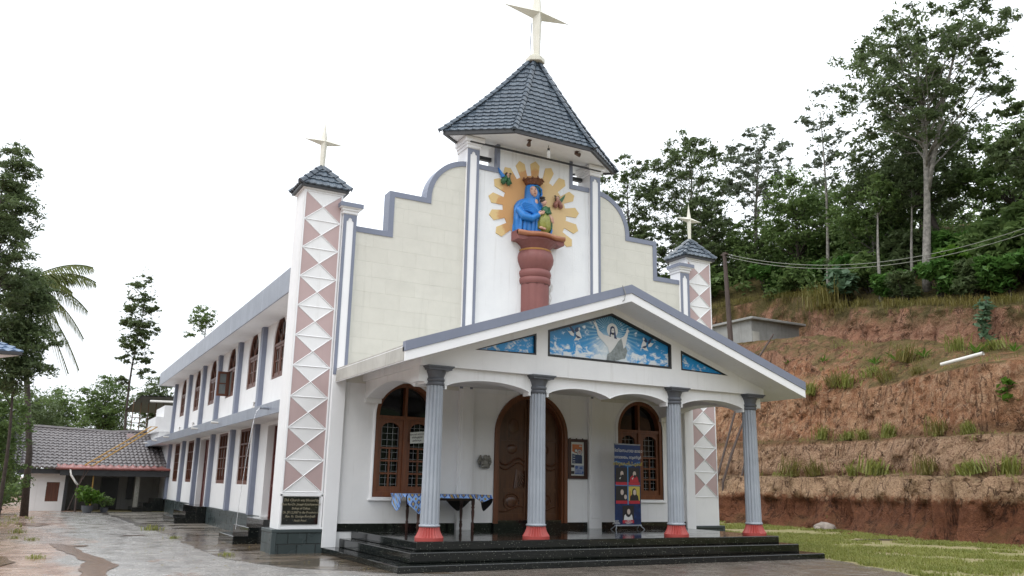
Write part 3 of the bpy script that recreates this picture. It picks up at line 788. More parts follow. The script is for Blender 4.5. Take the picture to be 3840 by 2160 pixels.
for a,b in ((3.0,5.1),(14.6,16.5)):
    m = MB().box(SX+0.22,SX+0.28,a,b,0.6,3.1); m.box(SX+0.19,SX+0.23,a,a+0.1,0.6,3.1); m.box(SX+0.19,SX+0.23,b-0.1,b,0.6,3.1)
    for q in (1,2): m.box(SX+0.2,SX+0.225,a+0.1,b-0.1,0.6+q*0.8,0.68+q*0.8)
    part(m, "side_door", M['door_red'], side)
for a,b in ((3.05,4.95),(13.5,16.6)):
    m = MB(); m.box(-6.12,SX+0.25,a-0.02,b+0.02,0.0,0.602); m.box(-6.47,-6.121,a,b,0.0,0.41); m.box(-6.83,-6.471,a,b,0.0,0.205)
    part(m, "side_steps", M['granite'], bevel=0.01)
m = MB(); m.box(-6.3,SX,25.2,26.9,0.0,0.62); m.box(-6.75,-6.301,25.0,26.9,0.0,0.42); m.box(-7.2,-6.751,24.8,26.9,0.0,0.21)
part(m, "annex_steps", M['granite'], bevel=0.01)
for y in (1.9,8.7,12.7,20.4,24.6,28.6): part(MB().tube([(-6.44,y,3.33),(-6.70,y,3.335)],0.035,8), "drain_spout", M['fascia'] if y<3 else M['pvc'], side)
for y in (6.9,18.6,22.6): part(MB().tube([(SX-0.14,y,3.47),(SX-0.14,y,3.62),(SX-0.06,y+0.08,3.75),(SX-0.05,y+0.1,3.9)],0.045,8), "drain_pipe", M['pvc'], side, smooth=True)
# ================================================================== MURALS IN THE PEDIMENT (flat prints behind black frames)
def mural_mat(name, figure):
    t = NT(name); p = t.pos(); x,y,z = t.sep(p)
    wob = t.noise(p, 3.0, 4, 0.7)
    base = t.mix(t.rng(t.math('ADD', z, t.math('MULTIPLY', wob, 0.5)), 4.55, 5.55), (0.015,0.34,0.80), (0.015,0.15,0.30))
    if figure:
        dx = t.math('SUBTRACT', x, 0.03); dz = t.math('SUBTRACT', z, 5.1)
        ang = t.math('ARCTAN2', dz, dx); r = t.math('SQRT', t.math('ADD', t.math('MULTIPLY', dx, dx), t.math('MULTIPLY', dz, dz)))
        ray = t.rng(t.math('SINE', t.math('MULTIPLY', ang, 44.0)), -0.2, 0.9)
        ray = t.math('MULTIPLY', ray, t.rng(r, 1.05, 0.25, 0, 0.85))
        base = t.mix(ray, base, (0.30,0.52,0.62))
        glow = t.rng(t.math('SQRT', t.math('ADD', t.math('POWER', t.math('MULTIPLY', dx, 0.8), 2.0), t.math('POWER', t.math('SUBTRACT', z, 4.62), 2.0))), 0.55, 0.2)
        base = t.mix(t.math('MULTIPLY', glow, 0.85), base, (0.68,0.74,0.76))
    n = t.noise(t.map(p,(1,1,1.5)), 5.0, 7, 0.62, 0.4)
    lo = t.rng(t.math('ADD', z, t.math('MULTIPLY', t.math('ABSOLUTE', x), 0.03)), 4.85, 4.42)
    n2 = t.math('ADD', n, t.math('MULTIPLY', lo, 0.22)) if figure else t.math('ADD', n, 0.06)
    base = t.mix(t.rng(n2, 0.57, 0.68), base, (0.74,0.79,0.82))
    return t.done(base, 0.32, None)
M['mural'] = mural_mat('printed_sky_mural', True); M['mural_side'] = mural_mat('printed_cloud_mural', False)
M['ink'] = plain('dark_print_ink', (0.02,0.018,0.02), 0.4); M['p_white'] = plain('print_white', (0.72,0.72,0.71), 0.35, var=0.05)
M['p_grey'] = plain('print_grey', (0.30,0.34,0.34), 0.35, var=0.5, scale=14); M['p_skin'] = plain('print_skin', (0.62,0.52,0.46), 0.35, var=0.1)
M['p_navy'] = plain('print_navy', (0.02,0.045,0.12), 0.35, var=0.3)
def flat(m, pts, y, th=0.003): m.prism(pts, y-th, y, XZ); return m
def ell(cx,cz,rx,rz,n=18,tilt=0):
    c,s = math.cos(R(tilt)),math.sin(R(tilt))
    return [(cx+rx*math.cos(q)*c-rz*math.sin(q)*s, cz+rx*math.cos(q)*s+rz*math.sin(q)*c) for q in [2*math.pi*i/n for i in range(n)]]
def inset(loop, d):
    cxm = sum(p[0] for p in loop)/len(loop); czm = sum(p[1] for p in loop)/len(loop)
    n = len(loop); out=[]
    A = sum(loop[i][0]*loop[(i+1)%n][1]-loop[(i+1)%n][0]*loop[i][1] for i in range(n)); sg = 1 if A>0 else -1
    for i in range(n):
        p0,p1,p2 = Vector(loop[i-1]),Vector(loop[i]),Vector(loop[(i+1)%n])
        e1=(p1-p0).normalized(); e2=(p2-p1).normalized(); n1=Vector((-e1.y,e1.x))*sg; n2=Vector((-e2.y,e2.x))*sg
        b=(n1+n2).normalized(); k=d/max(0.3,b.dot(n1)); q=p1+b*min(k,d*2.2); out.append((q.x,q.y))
    return out
def mural(loop, mat, fw):
    pn = part(MB().prism([(u,v) for u,v in loop], -3.60, -3.57, XZ), "mural_panel", mat, ped)
    i = inset(loop, fw); m = MB(); band(m, loop+[loop[0]], i+[i[0]], -3.668, -3.60)
    part(m, "mural_frame", M['black'], pn)
    return pn
mp = mural(ctr, M['mural'], 0.05); mural(triL, M['mural_side'], 0.035); mural(triR, M['mural_side'], 0.035)
Y0 = -3.602
m = MB(); flat(m, ell(0.05,5.16,0.155,0.165,24), Y0)                                   # halo
m2 = MB()
robe = [(-0.47,5.27),(-0.44,5.33),(-0.40,5.27),(-0.33,5.12),(-0.20,5.03),(-0.05,5.01),(0.16,5.0),(0.28,4.99),(0.38,5.05),(0.44,5.14),(0.46,5.22),(0.52,5.21),(0.50,5.12),(0.46,4.97),(0.43,4.84),(0.36,4.74),(0.28,4.62),(0.20,4.46),(0.02,4.42),(-0.05,4.62),(-0.08,4.74),(-0.18,4.84),(-0.30,4.93),(-0.37,5.02),(-0.40,5.14)]
flat(m2, robe, Y0-0.004)
for a,b in ((-0.47,5.30),(-0.44,5.35),(0.50,5.24),(0.53,5.20)): m2.tube([(a,Y0-0.006,b-0.05),(a-0.01,Y0-0.006,b+0.02)],0.01,4)
part(m, "halo_print", M['p_white'], mp); part(m2, "robe_print", M['p_white'], mp)
m = MB(); flat(m, [(0.30,4.99),(0.20,4.90),(0.12,4.78),(0.0,4.64),(-0.10,4.58),(-0.13,4.41),(0.05,4.42),(0.20,4.47),(0.30,4.50),(0.40,4.52),(0.47,4.70),(0.43,4.80),(0.36,4.75),(0.33,4.90)], Y0-0.008)
part(m, "sash_print", M['p_grey'], mp)
m = MB(); flat(m, [(-0.04,5.0),(-0.02,5.12),(-0.01,5.22),(0.04,5.26),(0.10,5.24),(0.13,5.14),(0.15,5.02),(0.18,4.96),(0.10,4.97),(0.09,5.06),(0.01,5.06),(0.0,5.0)], Y0-0.008)
for k,(a,b,s) in enumerate(((-0.93,5.03,1),(1.0,4.98,-1))):
    flat(m, [(a,b+0.10),(a+s*0.06,b+0.10),(a+s*0.06,b+0.04),(a-s*0.02,b-0.02),(a-s*0.09,b+0.0),(a-s*0.05,b+0.07)], Y0-0.004)
    flat(m, [(a-s*0.10,b+0.03),(a-s*0.18,b+0.10),(a-s*0.24,b+0.11),(a-s*0.15,b-0.02),(a-s*0.08,b-0.07)], Y0-0.004)
    flat(m, [(a-s*0.08,b-0.07),(a+s*0.06,b-0.12),(a+s*0.10,b-0.15),(a+s*0.0,b-0.16)], Y0-0.008)
part(m, "hair_print", M['p_navy'], mp)
m = MB(); flat(m, ell(0.055,5.14,0.042,0.07), Y0-0.012); flat(m, ell(0.02,5.03,0.03,0.03), Y0-0.012)
for k,(a,b,s) in enumerate(((-0.93,5.03,1),(1.0,4.98,-1))):
    flat(m, ell(a+s*0.045,b+0.06,0.025,0.035), Y0-0.012)
    flat(m, [(a-s*0.04,b+0.01),(a+s*0.05,b+0.02),(a+s*0.09,b-0.05),(a+s*0.12,b-0.14),(a+s*0.02,b-0.20),(a-s*0.10,b-0.22),(a-s*0.03,b-0.12)], Y0-0.0035)
    flat(m, [(a-s*0.10,b+0.0),(a-s*0.26,b-0.02),(a-s*0.30,b+0.03),(a-s*0.18,b-0.10),(a-s*0.1,b-0.12)], Y0-0.0035)
part(m, "face_print", M['p_white'], mp)
m = MB(); flat(m, [(0.02,5.10),(0.09,5.10),(0.075,5.055),(0.055,5.04),(0.035,5.055)], Y0-0.016)
flat(m, ell(0.038,5.155,0.009,0.006,8), Y0-0.016); flat(m, ell(0.072,5.155,0.009,0.006,8), Y0-0.016)
part(m, "beard_print", M['ink'], mp)
# ================================================================== RELIEF STATUE ON THE PEDESTAL
M['st_blue'] = plain('bright_blue_statue_paint', (0.02,0.21,0.62), 0.4, var=0.25, scale=5)
M['st_skin'] = plain('statue_skin_paint', (0.60,0.36,0.27), 0.45, var=0.08)
M['st_brown'] = plain('statue_crown_paint', (0.20,0.07,0.03), 0.45, var=0.5, scale=25, bump=0.6)
M['st_green'] = plain('statue_dark_green_paint', (0.03,0.13,0.05), 0.4, var=0.3)
M['st_lime'] = plain('statue_yellow_green_paint', (0.32,0.33,0.07), 0.45, var=0.4, scale=12)
M['st_hair'] = plain('statue_dark_hair_paint', (0.03,0.018,0.012), 0.5); M['st_lip'] = plain('statue_lip_paint', (0.28,0.03,0.03), 0.4)
M['st_rose'] = plain('statue_rose_brown_paint', (0.36,0.15,0.11), 0.45, var=0.3)
statue = thing("statue", "painted relief of a veiled blue-cloaked mother holding a child, on the maroon pedestal", "statue", (-0.13,-0.1,8.36))
def loft(m, secs, n=40, fold=None):
    o=[]; vs=[]; fs=[]
    for (z,cx_,cy_,hw,d) in secs:
        for j in range(n):
            q=2*math.pi*j/n; k = 1 + (fold(q,z) if fold else 0)
            vs.append((cx_+hw*math.cos(q)*k, cy_+d*math.sin(q)*k, z))
    for i in range(len(secs)-1):
        for j in range(n): j2=(j+1)%n; fs.append((i*n+j,i*n+j2,(i+1)*n+j2,(i+1)*n+j))
    fs.append(tuple(range(n-1,-1,-1))); fs.append(tuple((len(secs)-1)*n+j for j in range(n)))
    return m.add(vs,fs)
def interp(secs, k):
    out=[]
    for a,b in zip(secs[:-1],secs[1:]):
        for t in range(k): out.append(tuple(a[i]+(b[i]-a[i])*t/k for i in range(5)))
    return out+[secs[-1]]
fold = lambda q,z: 0.035*math.sin(9*q+4.5*z)*min(1,max(0,(9.5-z)*2)) + 0.02*math.sin(17*q-9*z) + 0.012*math.sin(5*q+22*z)
m = MB()
loft(m, interp([(8.365,-0.15,-0.05,0.56,0.30),(8.7,-0.15,-0.05,0.57,0.31),(8.95,-0.16,-0.05,0.55,0.30),(9.15,-0.18,-0.05,0.49,0.27),(9.27,-0.19,-0.05,0.40,0.24),(9.36,-0.17,-0.05,0.29,0.22)],4), 72, fold)
loft(m, interp([(9.28,-0.15,-0.06,0.27,0.20),(9.4,-0.13,-0.06,0.235,0.20),(9.52,-0.115,-0.07,0.235,0.20),(9.66,-0.11,-0.07,0.235,0.205),(9.78,-0.11,-0.07,0.205,0.19),(9.86,-0.11,-0.07,0.14,0.14),(9.89,-0.11,-0.07,0.03,0.03)],3), 60, lambda q,z: 0.02*math.sin(14*q+3*z))
for k in range(7):   # vertical folds of the cloak
    xx = -0.60+0.115*k
    m.tube([(xx*0.8-0.05,-0.20-0.1*(1-abs(xx+0.15)*1.6),9.05),(xx,-0.30-0.06*(1-abs(xx+0.15)*2),8.75),(xx*1.04,-0.30-0.05*(1-abs(xx+0.15)*2),8.38)],[0.012,0.034,0.045],6)
for k in range(5):   # drapery folds crossing the shoulder and breast
    z0 = 9.30-0.05*k
    m.tube([(-0.62+0.02*k,-0.12,z0-0.22),(-0.48,-0.30,z0-0.12),(-0.30,-0.355-0.004*k,z0-0.16),(-0.14,-0.37,z0-0.30),(-0.06,-0.36,z0-0.46)],[0.02,0.03,0.032,0.03,0.015],6)
m.tube([(-0.62,-0.2,9.0),(-0.55,-0.36,8.75),(-0.32,-0.42,8.72),(-0.12,-0.43,8.86)],[0.10,0.11,0.10,0.075],10)
m.tube([(0.34,-0.2,8.37),(0.38,-0.22,8.55),(0.34,-0.25,8.78)],[0.09,0.08,0.03],8)
for s,pts in ((1,[(-0.02,-0.26,9.74),(0.075,-0.235,9.68),(0.095,-0.22,9.56),(0.05,-0.25,9.42)]),(0,[(-0.08,-0.27,9.77),(-0.22,-0.22,9.70),(-0.285,-0.16,9.57),(-0.26,-0.17,9.40),(-0.16,-0.25,9.2)])):
    m.tube(pts,[0.03,0.035,0.035,0.03,0.02][:len(pts)],8)
part(m, "cloak", M['st_blue'], statue, smooth=0.9)
m = MB()
def tl(p):
    x_,y_ = p[0]+0.085, p[1]+0.10; ca,sa = math.cos(R(-26)),math.sin(R(-26))
    return (x_*ca-y_*sa-0.135+(p[2]-9.57)*-0.20, x_*sa+y_*ca-0.135, p[2])
f = MB().ball((-0.075,-0.245,9.57),(0.105,0.085,0.155),20,14, lambda d: 1-0.10*max(0,-d[2])*abs(d[0])); m.merge(f, tl)
f = MB().tube([(-0.06,-0.328,9.62),(-0.055,-0.345,9.575),(-0.05,-0.352,9.55),(-0.05,-0.335,9.535)],[0.008,0.012,0.016,0.01],6); m.merge(f, tl)
m.tube([(-0.08,-0.16,9.45),(-0.10,-0.15,9.30)],[0.065,0.085],12)
m.ball((-0.10,-0.24,9.26),(0.075,0.06,0.12),12,8)
# mother's right hand with fingers
def hand(m, c, d, upv, L_=0.15, w_=0.07, r=0.016):
    c,d,upv = Vector(c),Vector(d).normalized(),Vector(upv).normalized(); sd = d.cross(upv).normalized()
    m.tube([c-d*0.10, c-d*0.02, c+d*L_*0.35],[0.036,0.04,0.036],10)
    for k in range(4):
        o = c + d*L_*0.30 + sd*((k-1.5)*w_*0.30); ln = L_*(0.62,0.72,0.68,0.52)[k]
        m.tube([o, o+d*ln*0.5+upv*0.006, o+d*ln-upv*0.014],[r,r*0.95,r*0.55],6)
    o = c+sd*(-w_*0.5); m.tube([o-d*0.02, o+d*0.03-sd*0.03, o+d*0.085-sd*0.025+upv*0.01],[r*1.1,r,r*0.6],6)
part(m, "face", M['st_skin'], statue, smooth=0.9); m = MB()
hand(m, (-0.09,-0.45,8.89), (0.75,-0.05,0.42), (0,-1,0.1), 0.19)
m.tube([(-0.20,-0.42,8.76),(-0.12,-0.445,8.86)],[0.05,0.038],10)
part(m, "hand", M['st_skin'], statue, smooth=0.9); m = MB()
hand(m, (0.27,-0.43,8.84), (0.45,-0.1,-0.75), (0,-1,0), 0.18)
fc = part(m, "hand", M['st_skin'], statue, smooth=0.9)
m = MB()
for dx,wd in ((-0.125,0.018),(-0.022,0.018)):
    f = MB().ball((dx,-0.322,9.60),(wd,0.008,0.008),8,6); m.merge(f,tl)
    f = MB().tube([(dx-0.025,-0.322,9.625),(dx,-0.330,9.635),(dx+0.025,-0.322,9.627)],0.004,4); m.merge(f,tl)
part(m, "eyes", M['st_hair'], statue)
f = MB().ball((-0.055,-0.325,9.492),(0.026,0.010,0.010),10,6); m = MB().merge(f, tl); part(m, "lips", M['st_lip'], statue, smooth=True)
m = MB().tube([(-0.255,-0.19,9.56),(-0.225,-0.26,9.68),(-0.13,-0.305,9.735),(-0.03,-0.30,9.70),(0.035,-0.26,9.58)],0.018,6)
part(MB().tube([(0.36,-0.30,8.78),(0.33,-0.33,8.58),(0.26,-0.31,8.38)],[0.05,0.06,0.05],8), "cloak_hem", M['st_green'], statue, smooth=True)
part(m, "hood_lining", M['st_green'], statue, smooth=True)
m = MB().lathe([(0.20,9.80),(0.235,9.84),(0.265,9.90),(0.30,9.95)], -0.12,-0.09, 60, lambda i,q,r,z: r*(1+0.03*math.sin(q*20)), cap=True)
for k in range(12):
    a = 2*math.pi*k/12; x_,y_ = -0.12+0.285*math.cos(a), -0.09+0.285*math.sin(a)
    m.tube([(x_,y_,9.93),(x_*1.02,y_,9.985+0.03*(k%3==0))],[0.055,0.012],6)
for k in range(4): m.ball((-0.25+0.085*k,-0.33+0.02*abs(k-1.5),9.89),0.035,8,6)
part(m, "crown", M['st_brown'], statue, smooth=0.6)
m = MB().ball((0.15,-0.34,9.02),(0.125,0.11,0.17),16,10); m.tube([(0.21,-0.40,9.12),(0.24,-0.44,8.97),(0.12,-0.47,8.93)],[0.06,0.06,0.045],10); m.tube([(0.22,-0.36,8.95),(0.30,-0.38,8.86)],[0.06,0.05],8)
part(m, "child_tunic", M['st_green'], statue, smooth=True)
m = MB(); loft(m, interp([(8.40,0.13,-0.34,0.10,0.08),(8.52,0.10,-0.36,0.20,0.12),(8.68,0.09,-0.37,0.21,0.13),(8.82,0.12,-0.36,0.18,0.12),(8.93,0.15,-0.35,0.12,0.1)],3), 40, lambda q,z: 0.09*math.sin(8*q+9*z))
part(m, "child_skirt", M['st_lime'], statue, smooth=0.9)
m = MB().ball((0.09,-0.37,9.27),(0.075,0.075,0.092),14,10); m.ball((0.135,-0.435,9.265),(0.014,0.018,0.014),8,6); m.tube([(0.10,-0.35,9.2),(0.12,-0.33,9.12)],0.04,8)
m.ball((-0.03,-0.44,8.50),(0.075,0.04,0.04),10,8); m.ball((0.06,-0.45,8.48),(0.06,0.04,0.035),10,8)
m.ball((0.02,-0.37,9.26),(0.02,0.02,0.03),8,6)
part(m, "child_skin", M['st_skin'], statue, smooth=True)
m = MB().ball((0.065,-0.355,9.315),(0.085,0.085,0.075),14,10); m.lathe([(0.06,9.37),(0.085,9.42),(0.07,9.43)], 0.05,-0.34, 16)
part(m, "child_hair", M['st_hair'], statue, smooth=True)
for (a,b,s,wg,rb,lab) in ((-0.96,9.90,1,'st_blue','st_green',"small blue-winged green-robed angel relief on the sunburst"),(0.72,9.52,-1,'st_green','st_rose',"small green-winged rose-robed angel relief on the sunburst")):
    an = thing("angel_relief", lab, "angel", (a,-0.05,b-0.2), "angels on the sunburst")
    m = MB()
    for k,(u,v) in enumerate(((-0.10,-0.13),(0.07,-0.13),(0.0,-0.02))): m.ball((a+s*u,-0.08,b+v),(0.075,0.05,0.10),10,8)
    m.tube([(a-s*0.12,-0.09,b-0.2),(a-s*0.03,-0.11,b-0.02)],[0.06,0.05],8); m.tube([(a+s*0.12,-0.09,b-0.19),(a+s*0.03,-0.11,b-0.02)],[0.055,0.05],8)
    part(m, "robe", M[rb], an, smooth=True)
    m = MB(); m.prism([(a-s*0.03,b+0.03),(a-s*0.12,b+0.10),(a-s*0.26,b+0.24),(a-s*0.22,b+0.12),(a-s*0.14,b-0.02)], -0.085, -0.03, XZ)
    part(m, "wing", M[wg], an)
    m = MB().ball((a+s*0.02,-0.10,b+0.075),(0.045,0.045,0.055),10,8); m.tube([(a+s*0.02,-0.11,b+0.02),(a+s*0.05,-0.13,b-0.04),(a+s*0.07,-0.12,b-0.10)],[0.025,0.022,0.015],6)
    part(m, "face_and_arm", M['st_skin'], an, smooth=True)
    m = MB().ball((a-s*0.0,-0.085,b+0.095),(0.05,0.05,0.05),10,8); m.tube([(a+s*0.09,-0.11,b-0.03),(a+s*0.10,-0.11,b+0.14)],0.014,5); m.tube([(a+s*0.07,-0.11,b+0.11),(a+s*0.14,-0.11,b+0.12)],0.014,5)
    part(m, "hair_and_staff", M['st_hair'], an, smooth=True)
# ================================================================== LAMPS AND CABLES
M['bulb'] = plain('white_lamp_glass', (0.8,0.8,0.78), 0.2, var=0.03); M['lamp_brown'] = plain('rusty_lamp_housing', (0.10,0.055,0.035), 0.45)
lb = thing("hanging_bulb", "white spiral lamp bulb hanging on a wire from the tower soffit", "lamp", (0.02,-0.7,10.86))
m = MB(); m.tube([(0.02,-0.7,10.85),(0.02,-0.7,10.74)],0.008,5); m.lathe([(0.03,10.68),(0.035,10.75)],0.02,-0.7,10); part(m,"wire",M['black'],lb)
m = MB().lathe([(0.04,10.56),(0.055,10.60),(0.05,10.68)],0.02,-0.7,14)
m.tube([(0.02+0.045*math.cos(q*0.7),-0.7+0.045*math.sin(q*0.7),10.57-q*0.0038) for q in range(28)],0.014,6)
part(m,"bulb",M['bulb'],lb,smooth=True)
for x,d,lab in ((-0.63,-1,"brown spotlight under the tower eave left of the hanging bulb"),(0.93,1,"brown spotlight under the tower eave right of the hanging bulb")):
    sp = thing("spotlight", lab, "lamp", (x,-0.75,10.84), "spotlights under the tower eave")
    m = MB().box(x-0.05,x+0.05,-0.8,-0.7,10.82,10.845); m.tube([(x,-0.75,10.82),(x,-0.75,10.77)],0.018,6); part(m,"bracket",M['lamp_brown'],sp)
    dd = Vector((0.35*d,-0.2,-0.9)) if d<0 else Vector((0.9,-0.1,-0.15)); c = Vector((x,-0.75,10.76)); dd.normalize()
    m = MB().tube([c-dd*0.07,c-dd*0.02,c+dd*0.03,c+dd*0.10],[0.025,0.04,0.05,0.062],10); part(m,"lamp_head",M['lamp_brown'],sp)
cab = MB(); random.seed(3)
for k in range(2):
    cab.tube([(0.50+0.03*k+0.035*math.sin(i*1.7+k*2),-0.04,7.25-0.085*i) for i in range(16)],0.008,4)
cab.tube([(0.52+0.07*math.sin(q*0.5),-0.05,6.95+0.12*math.cos(q*0.5)) for q in range(13)],0.007,4)
tag(cab.build("loose_cable", M['pvc']), "tangled pale cable hanging down the wall beside the maroon pedestal", "cable")
gw = MB().tube([(-0.26,-4.44,6.03),(-0.20,-4.47,5.86),(-0.23,-4.47,5.70),(-0.30,-4.30,5.60),(-0.35,-4.20,5.62)],0.012,5)
tag(gw.build("ridge_cable", M['grey_concrete']), "grey cable looping over the peak of the porch fascia", "cable")
# ================================================================== THINGS IN THE PORCH
# memorial plaque
pq = thing("memorial_plaque", "black granite inscription plaque at the foot of the left striped pier", "plaque", (-6.02,0.02,0.62))
part(MB().box(-6.42,-5.60,0.0,0.028,0.63,1.235), "slab", M['granite'], pq, bevel=0.006)
M['gold_letter'] = plain('dull_gilt_lettering', (0.33,0.29,0.20), 0.5)
m = MB()
for k,(tx,sz) in enumerate((("This Church was blessed by",0.083),("Most Rev.Dr. Joseph Kalathiparambil",0.07),("Bishop of Calicut",0.07),("On 29.12.2007 in the Presence of",0.07),("Rev. Fr. George Rondyath",0.075),("Parish Priest",0.065))):
    m.merge(text_mb(tx, sz, lambda u,v,w_,k=k: (-6.01+u*0.86, -0.003-w_, 1.135-0.088*k+v), shear=0.25))
part(m, "lettering", M['gold_letter'], pq, flip=False)
# notice board
nb = thing("notice_board", "dark framed notice board with orange and blue posters beside the main door", "notice board", (1.43,-0.03,1.77))
m = MB().prism([(1.115,1.775),(1.745,1.775),(1.745,2.83),(1.115,2.83)], -0.07, -0.001, XZ, [[(1.215,1.86),(1.65,1.86),(1.65,2.755),(1.215,2.755)]])
for x in (1.19,1.40,1.60): m.box(x-0.02,x+0.02,-0.05,-0.02,2.83,2.855)
part(m, "frame", M['table_wood'], nb, bevel=0.008)
M['paper'] = plain('white_paper', (0.62,0.64,0.60), 0.5, var=0.06); M['orange'] = plain('orange_print', (0.55,0.17,0.05), 0.4); M['blue_print'] = plain('blue_print', (0.06,0.12,0.33), 0.4)
M['pale_blue_print'] = plain('pale_blue_print', (0.30,0.36,0.52), 0.4, var=0.3)
part(MB().box(1.216,1.649,-0.02,-0.002,1.861,2.754), "backing_sheet", M['paper'], nb)
m = MB(); flat(m,[(1.27,2.50),(1.36,2.46),(1.59,2.46),(1.59,2.69),(1.27,2.69)],-0.021); part(m,"orange_poster",M['orange'],nb)
m = MB(); flat(m,[(1.27,2.18),(1.59,2.18),(1.59,2.40),(1.36,2.42),(1.27,2.44)],-0.021); flat(m,ell(1.50,2.48,0.085,0.085),-0.0245); flat(m,ell(1.39,2.52,0.05,0.05),-0.0245); part(m,"navy_poster",M['p_navy'],nb)
m = MB(); flat(m,ell(1.50,2.48,0.07,0.07),-0.028); flat(m,ell(1.39,2.52,0.038,0.038),-0.028)
for z in (2.37,2.31,2.25,2.21): flat(m,[(1.29,z),(1.36,z),(1.36,z+0.012),(1.29,z+0.012)],-0.0245)
flat(m,[(1.49,2.63),(1.57,2.63),(1.57,2.66),(1.49,2.66)],-0.0245); part(m,"poster_badge",M['paper'],nb)
m = MB(); flat(m,[(1.46,2.45),(1.54,2.45),(1.54,2.465),(1.46,2.465)],-0.031); flat(m,[(1.455,2.48),(1.545,2.48),(1.545,2.50),(1.455,2.50)],-0.031); flat(m,[(1.47,2.51),(1.53,2.51),(1.53,2.525),(1.47,2.525)],-0.031); part(m,"badge_print",M['base_red'],nb)
m = MB(); flat(m,[(1.35,1.89),(1.64,1.89),(1.64,2.13),(1.35,2.13)],-0.021); part(m,"pale_leaflet",M['pale_blue_print'],nb)
m = MB(); flat(m,ell(1.41,2.08,0.045,0.045),-0.0245); flat(m,[(1.36,1.90),(1.63,1.90),(1.63,1.92),(1.36,1.93)],-0.0245); flat(m,ell(1.55,2.06,0.05,0.03),-0.0245); flat(m,ell(1.61,1.95,0.028,0.028),-0.0245)
for z in (2.0,1.97,1.94): flat(m,[(1.41,z),(1.56,z),(1.56,z+0.008),(1.41,z+0.008)],-0.0245)
part(m,"leaflet_print",M['blue_print'],nb)
m = MB(); flat(m,[(1.22,1.90),(1.34,1.90),(1.34,1.98),(1.22,1.98)],-0.021); flat(m,[(1.22,2.07),(1.34,2.07),(1.34,2.14),(1.22,2.14)],-0.021); part(m,"dark_leaflet",M['ink'],nb)
# cherub plaque
ch = thing("cherub_plaque", "small grey stone cherub with folded wings hung on the porch wall", "wall ornament", (-1.41,-0.05,1.98))
M['stone'] = plain('aged_stone', (0.30,0.29,0.255), 0.7, var=0.5, scale=18, bump=0.5)
m = MB()
m.ball((-1.41,-0.09,2.10),(0.095,0.07,0.12),14,10); m.ball((-1.41,-0.13,2.235),(0.062,0.06,0.07),14,10); m.ball((-1.41,-0.12,2.262),(0.068,0.062,0.055),12,8)
m.ball((-1.405,-0.15,2.05),(0.085,0.05,0.05),10,8); m.tube([(-1.50,-0.10,2.16),(-1.52,-0.15,2.09),(-1.42,-0.19,2.07)],[0.035,0.03,0.02],8); m.tube([(-1.32,-0.10,2.16),(-1.30,-0.15,2.09),(-1.40,-0.19,2.06)],[0.035,0.03,0.02],8)
m.ball((-1.42,-0.195,2.225),(0.01,0.012,0.012),6,5)
m.ball((-1.35,-0.13,2.01),(0.06,0.04,0.035),8,6); m.ball((-1.48,-0.12,2.02),(0.06,0.04,0.04),8,6)
part(m,"body",M['stone'],ch,smooth=True)
m = MB()
for s in (-1,1):
    for k in range(5):
        m.tube([(-1.41+s*0.07,-0.06,2.17),(-1.41+s*(0.13+0.012*k),-0.07,2.29-0.035*k),(-1.41+s*(0.165-0.012*k),-0.06,2.22-0.055*k)],[0.03,0.035,0.014],6)
part(m,"wings",M['stone'],ch,smooth=True)
# paper notice on the left window
pn = thing("paper_notice", "crooked white paper notice taped inside the left porch window", "notice", (-3.27,-0.06,2.5))
m = MB(); m.prism([(-3.45,2.52),(-3.08,2.55),(-3.09,2.83),(-3.46,2.79)],-0.030,-0.026,XZ); part(m,"sheet",M['paper'],pn)
m = MB()
for k,tx in enumerate(("ദയവായി ദേവാലയ","ത്തിനുള്ളിൽ","ഇരിക്കുക")): m.merge(text_mb(tx,0.055,lambda u,v,w_,k=k:(-3.27+u*0.8,-0.032-w_,2.735-0.075*k+v+0.08*u)))
part(m,"lettering",M['ink'],pn,flip=False)
# roll-up banner
bn = thing("banner_stand", "tall blue roll-up banner with portrait pictures standing before the right porch window", "banner", (2.53,-0.8,0.482))
def banner_mat():
    t = NT('blue_banner_print'); p = t.pos(); x,y,z = t.sep(p)
    w_ = t.math('ADD', z, t.math('MULTIPLY', t.math('SINE', t.math('MULTIPLY', x, 8.0)), 0.05))
    c = t.mix(t.rng(w_,2.17,2.19), (0.007,0.022,0.085), (0.012,0.042,0.16))
    line = t.math('MULTIPLY', t.rng(t.math('ABSOLUTE', t.math('SUBTRACT', w_, 2.19)), 0.03, 0.0), 0.8)
    c = t.mix(line, c, (0.08,0.30,0.62))
    return t.done(t.mix(t.rng(t.noise(p,6,3),0.5,0.8), c, (0.015,0.06,0.20)), 0.35, None)
M['banner'] = banner_mat()
bx0,bx1 = 2.10,2.955
part(MB().box(bx0,bx1,-0.81,-0.80,0.60,2.70), "banner_sheet", M['banner'], bn)
m = MB()
for x,s in ((2.16,-1),(2.90,1)): m.tube([(x,-0.80,0.62),(x+s*0.10,-0.90,0.492)],0.013,5); m.tube([(x,-0.80,0.62),(x+s*0.06,-0.62,0.492)],0.013,5)
m.box(bx0,bx1,-0.825,-0.79,2.69,2.72); m.box(bx0,bx1,-0.83,-0.785,0.585,0.615)
part(m,"banner_frame",M['shaft'],bn)
yb = -0.812; m = MB(); red = MB(); dark = MB(); skin = MB(); cl_red = MB(); wht = MB(); yel = MB()
cells = [(2.32,1.87,0),(2.735,1.87,1),(2.32,1.39,2),(2.735,1.39,3),(2.53,0.89,4)]
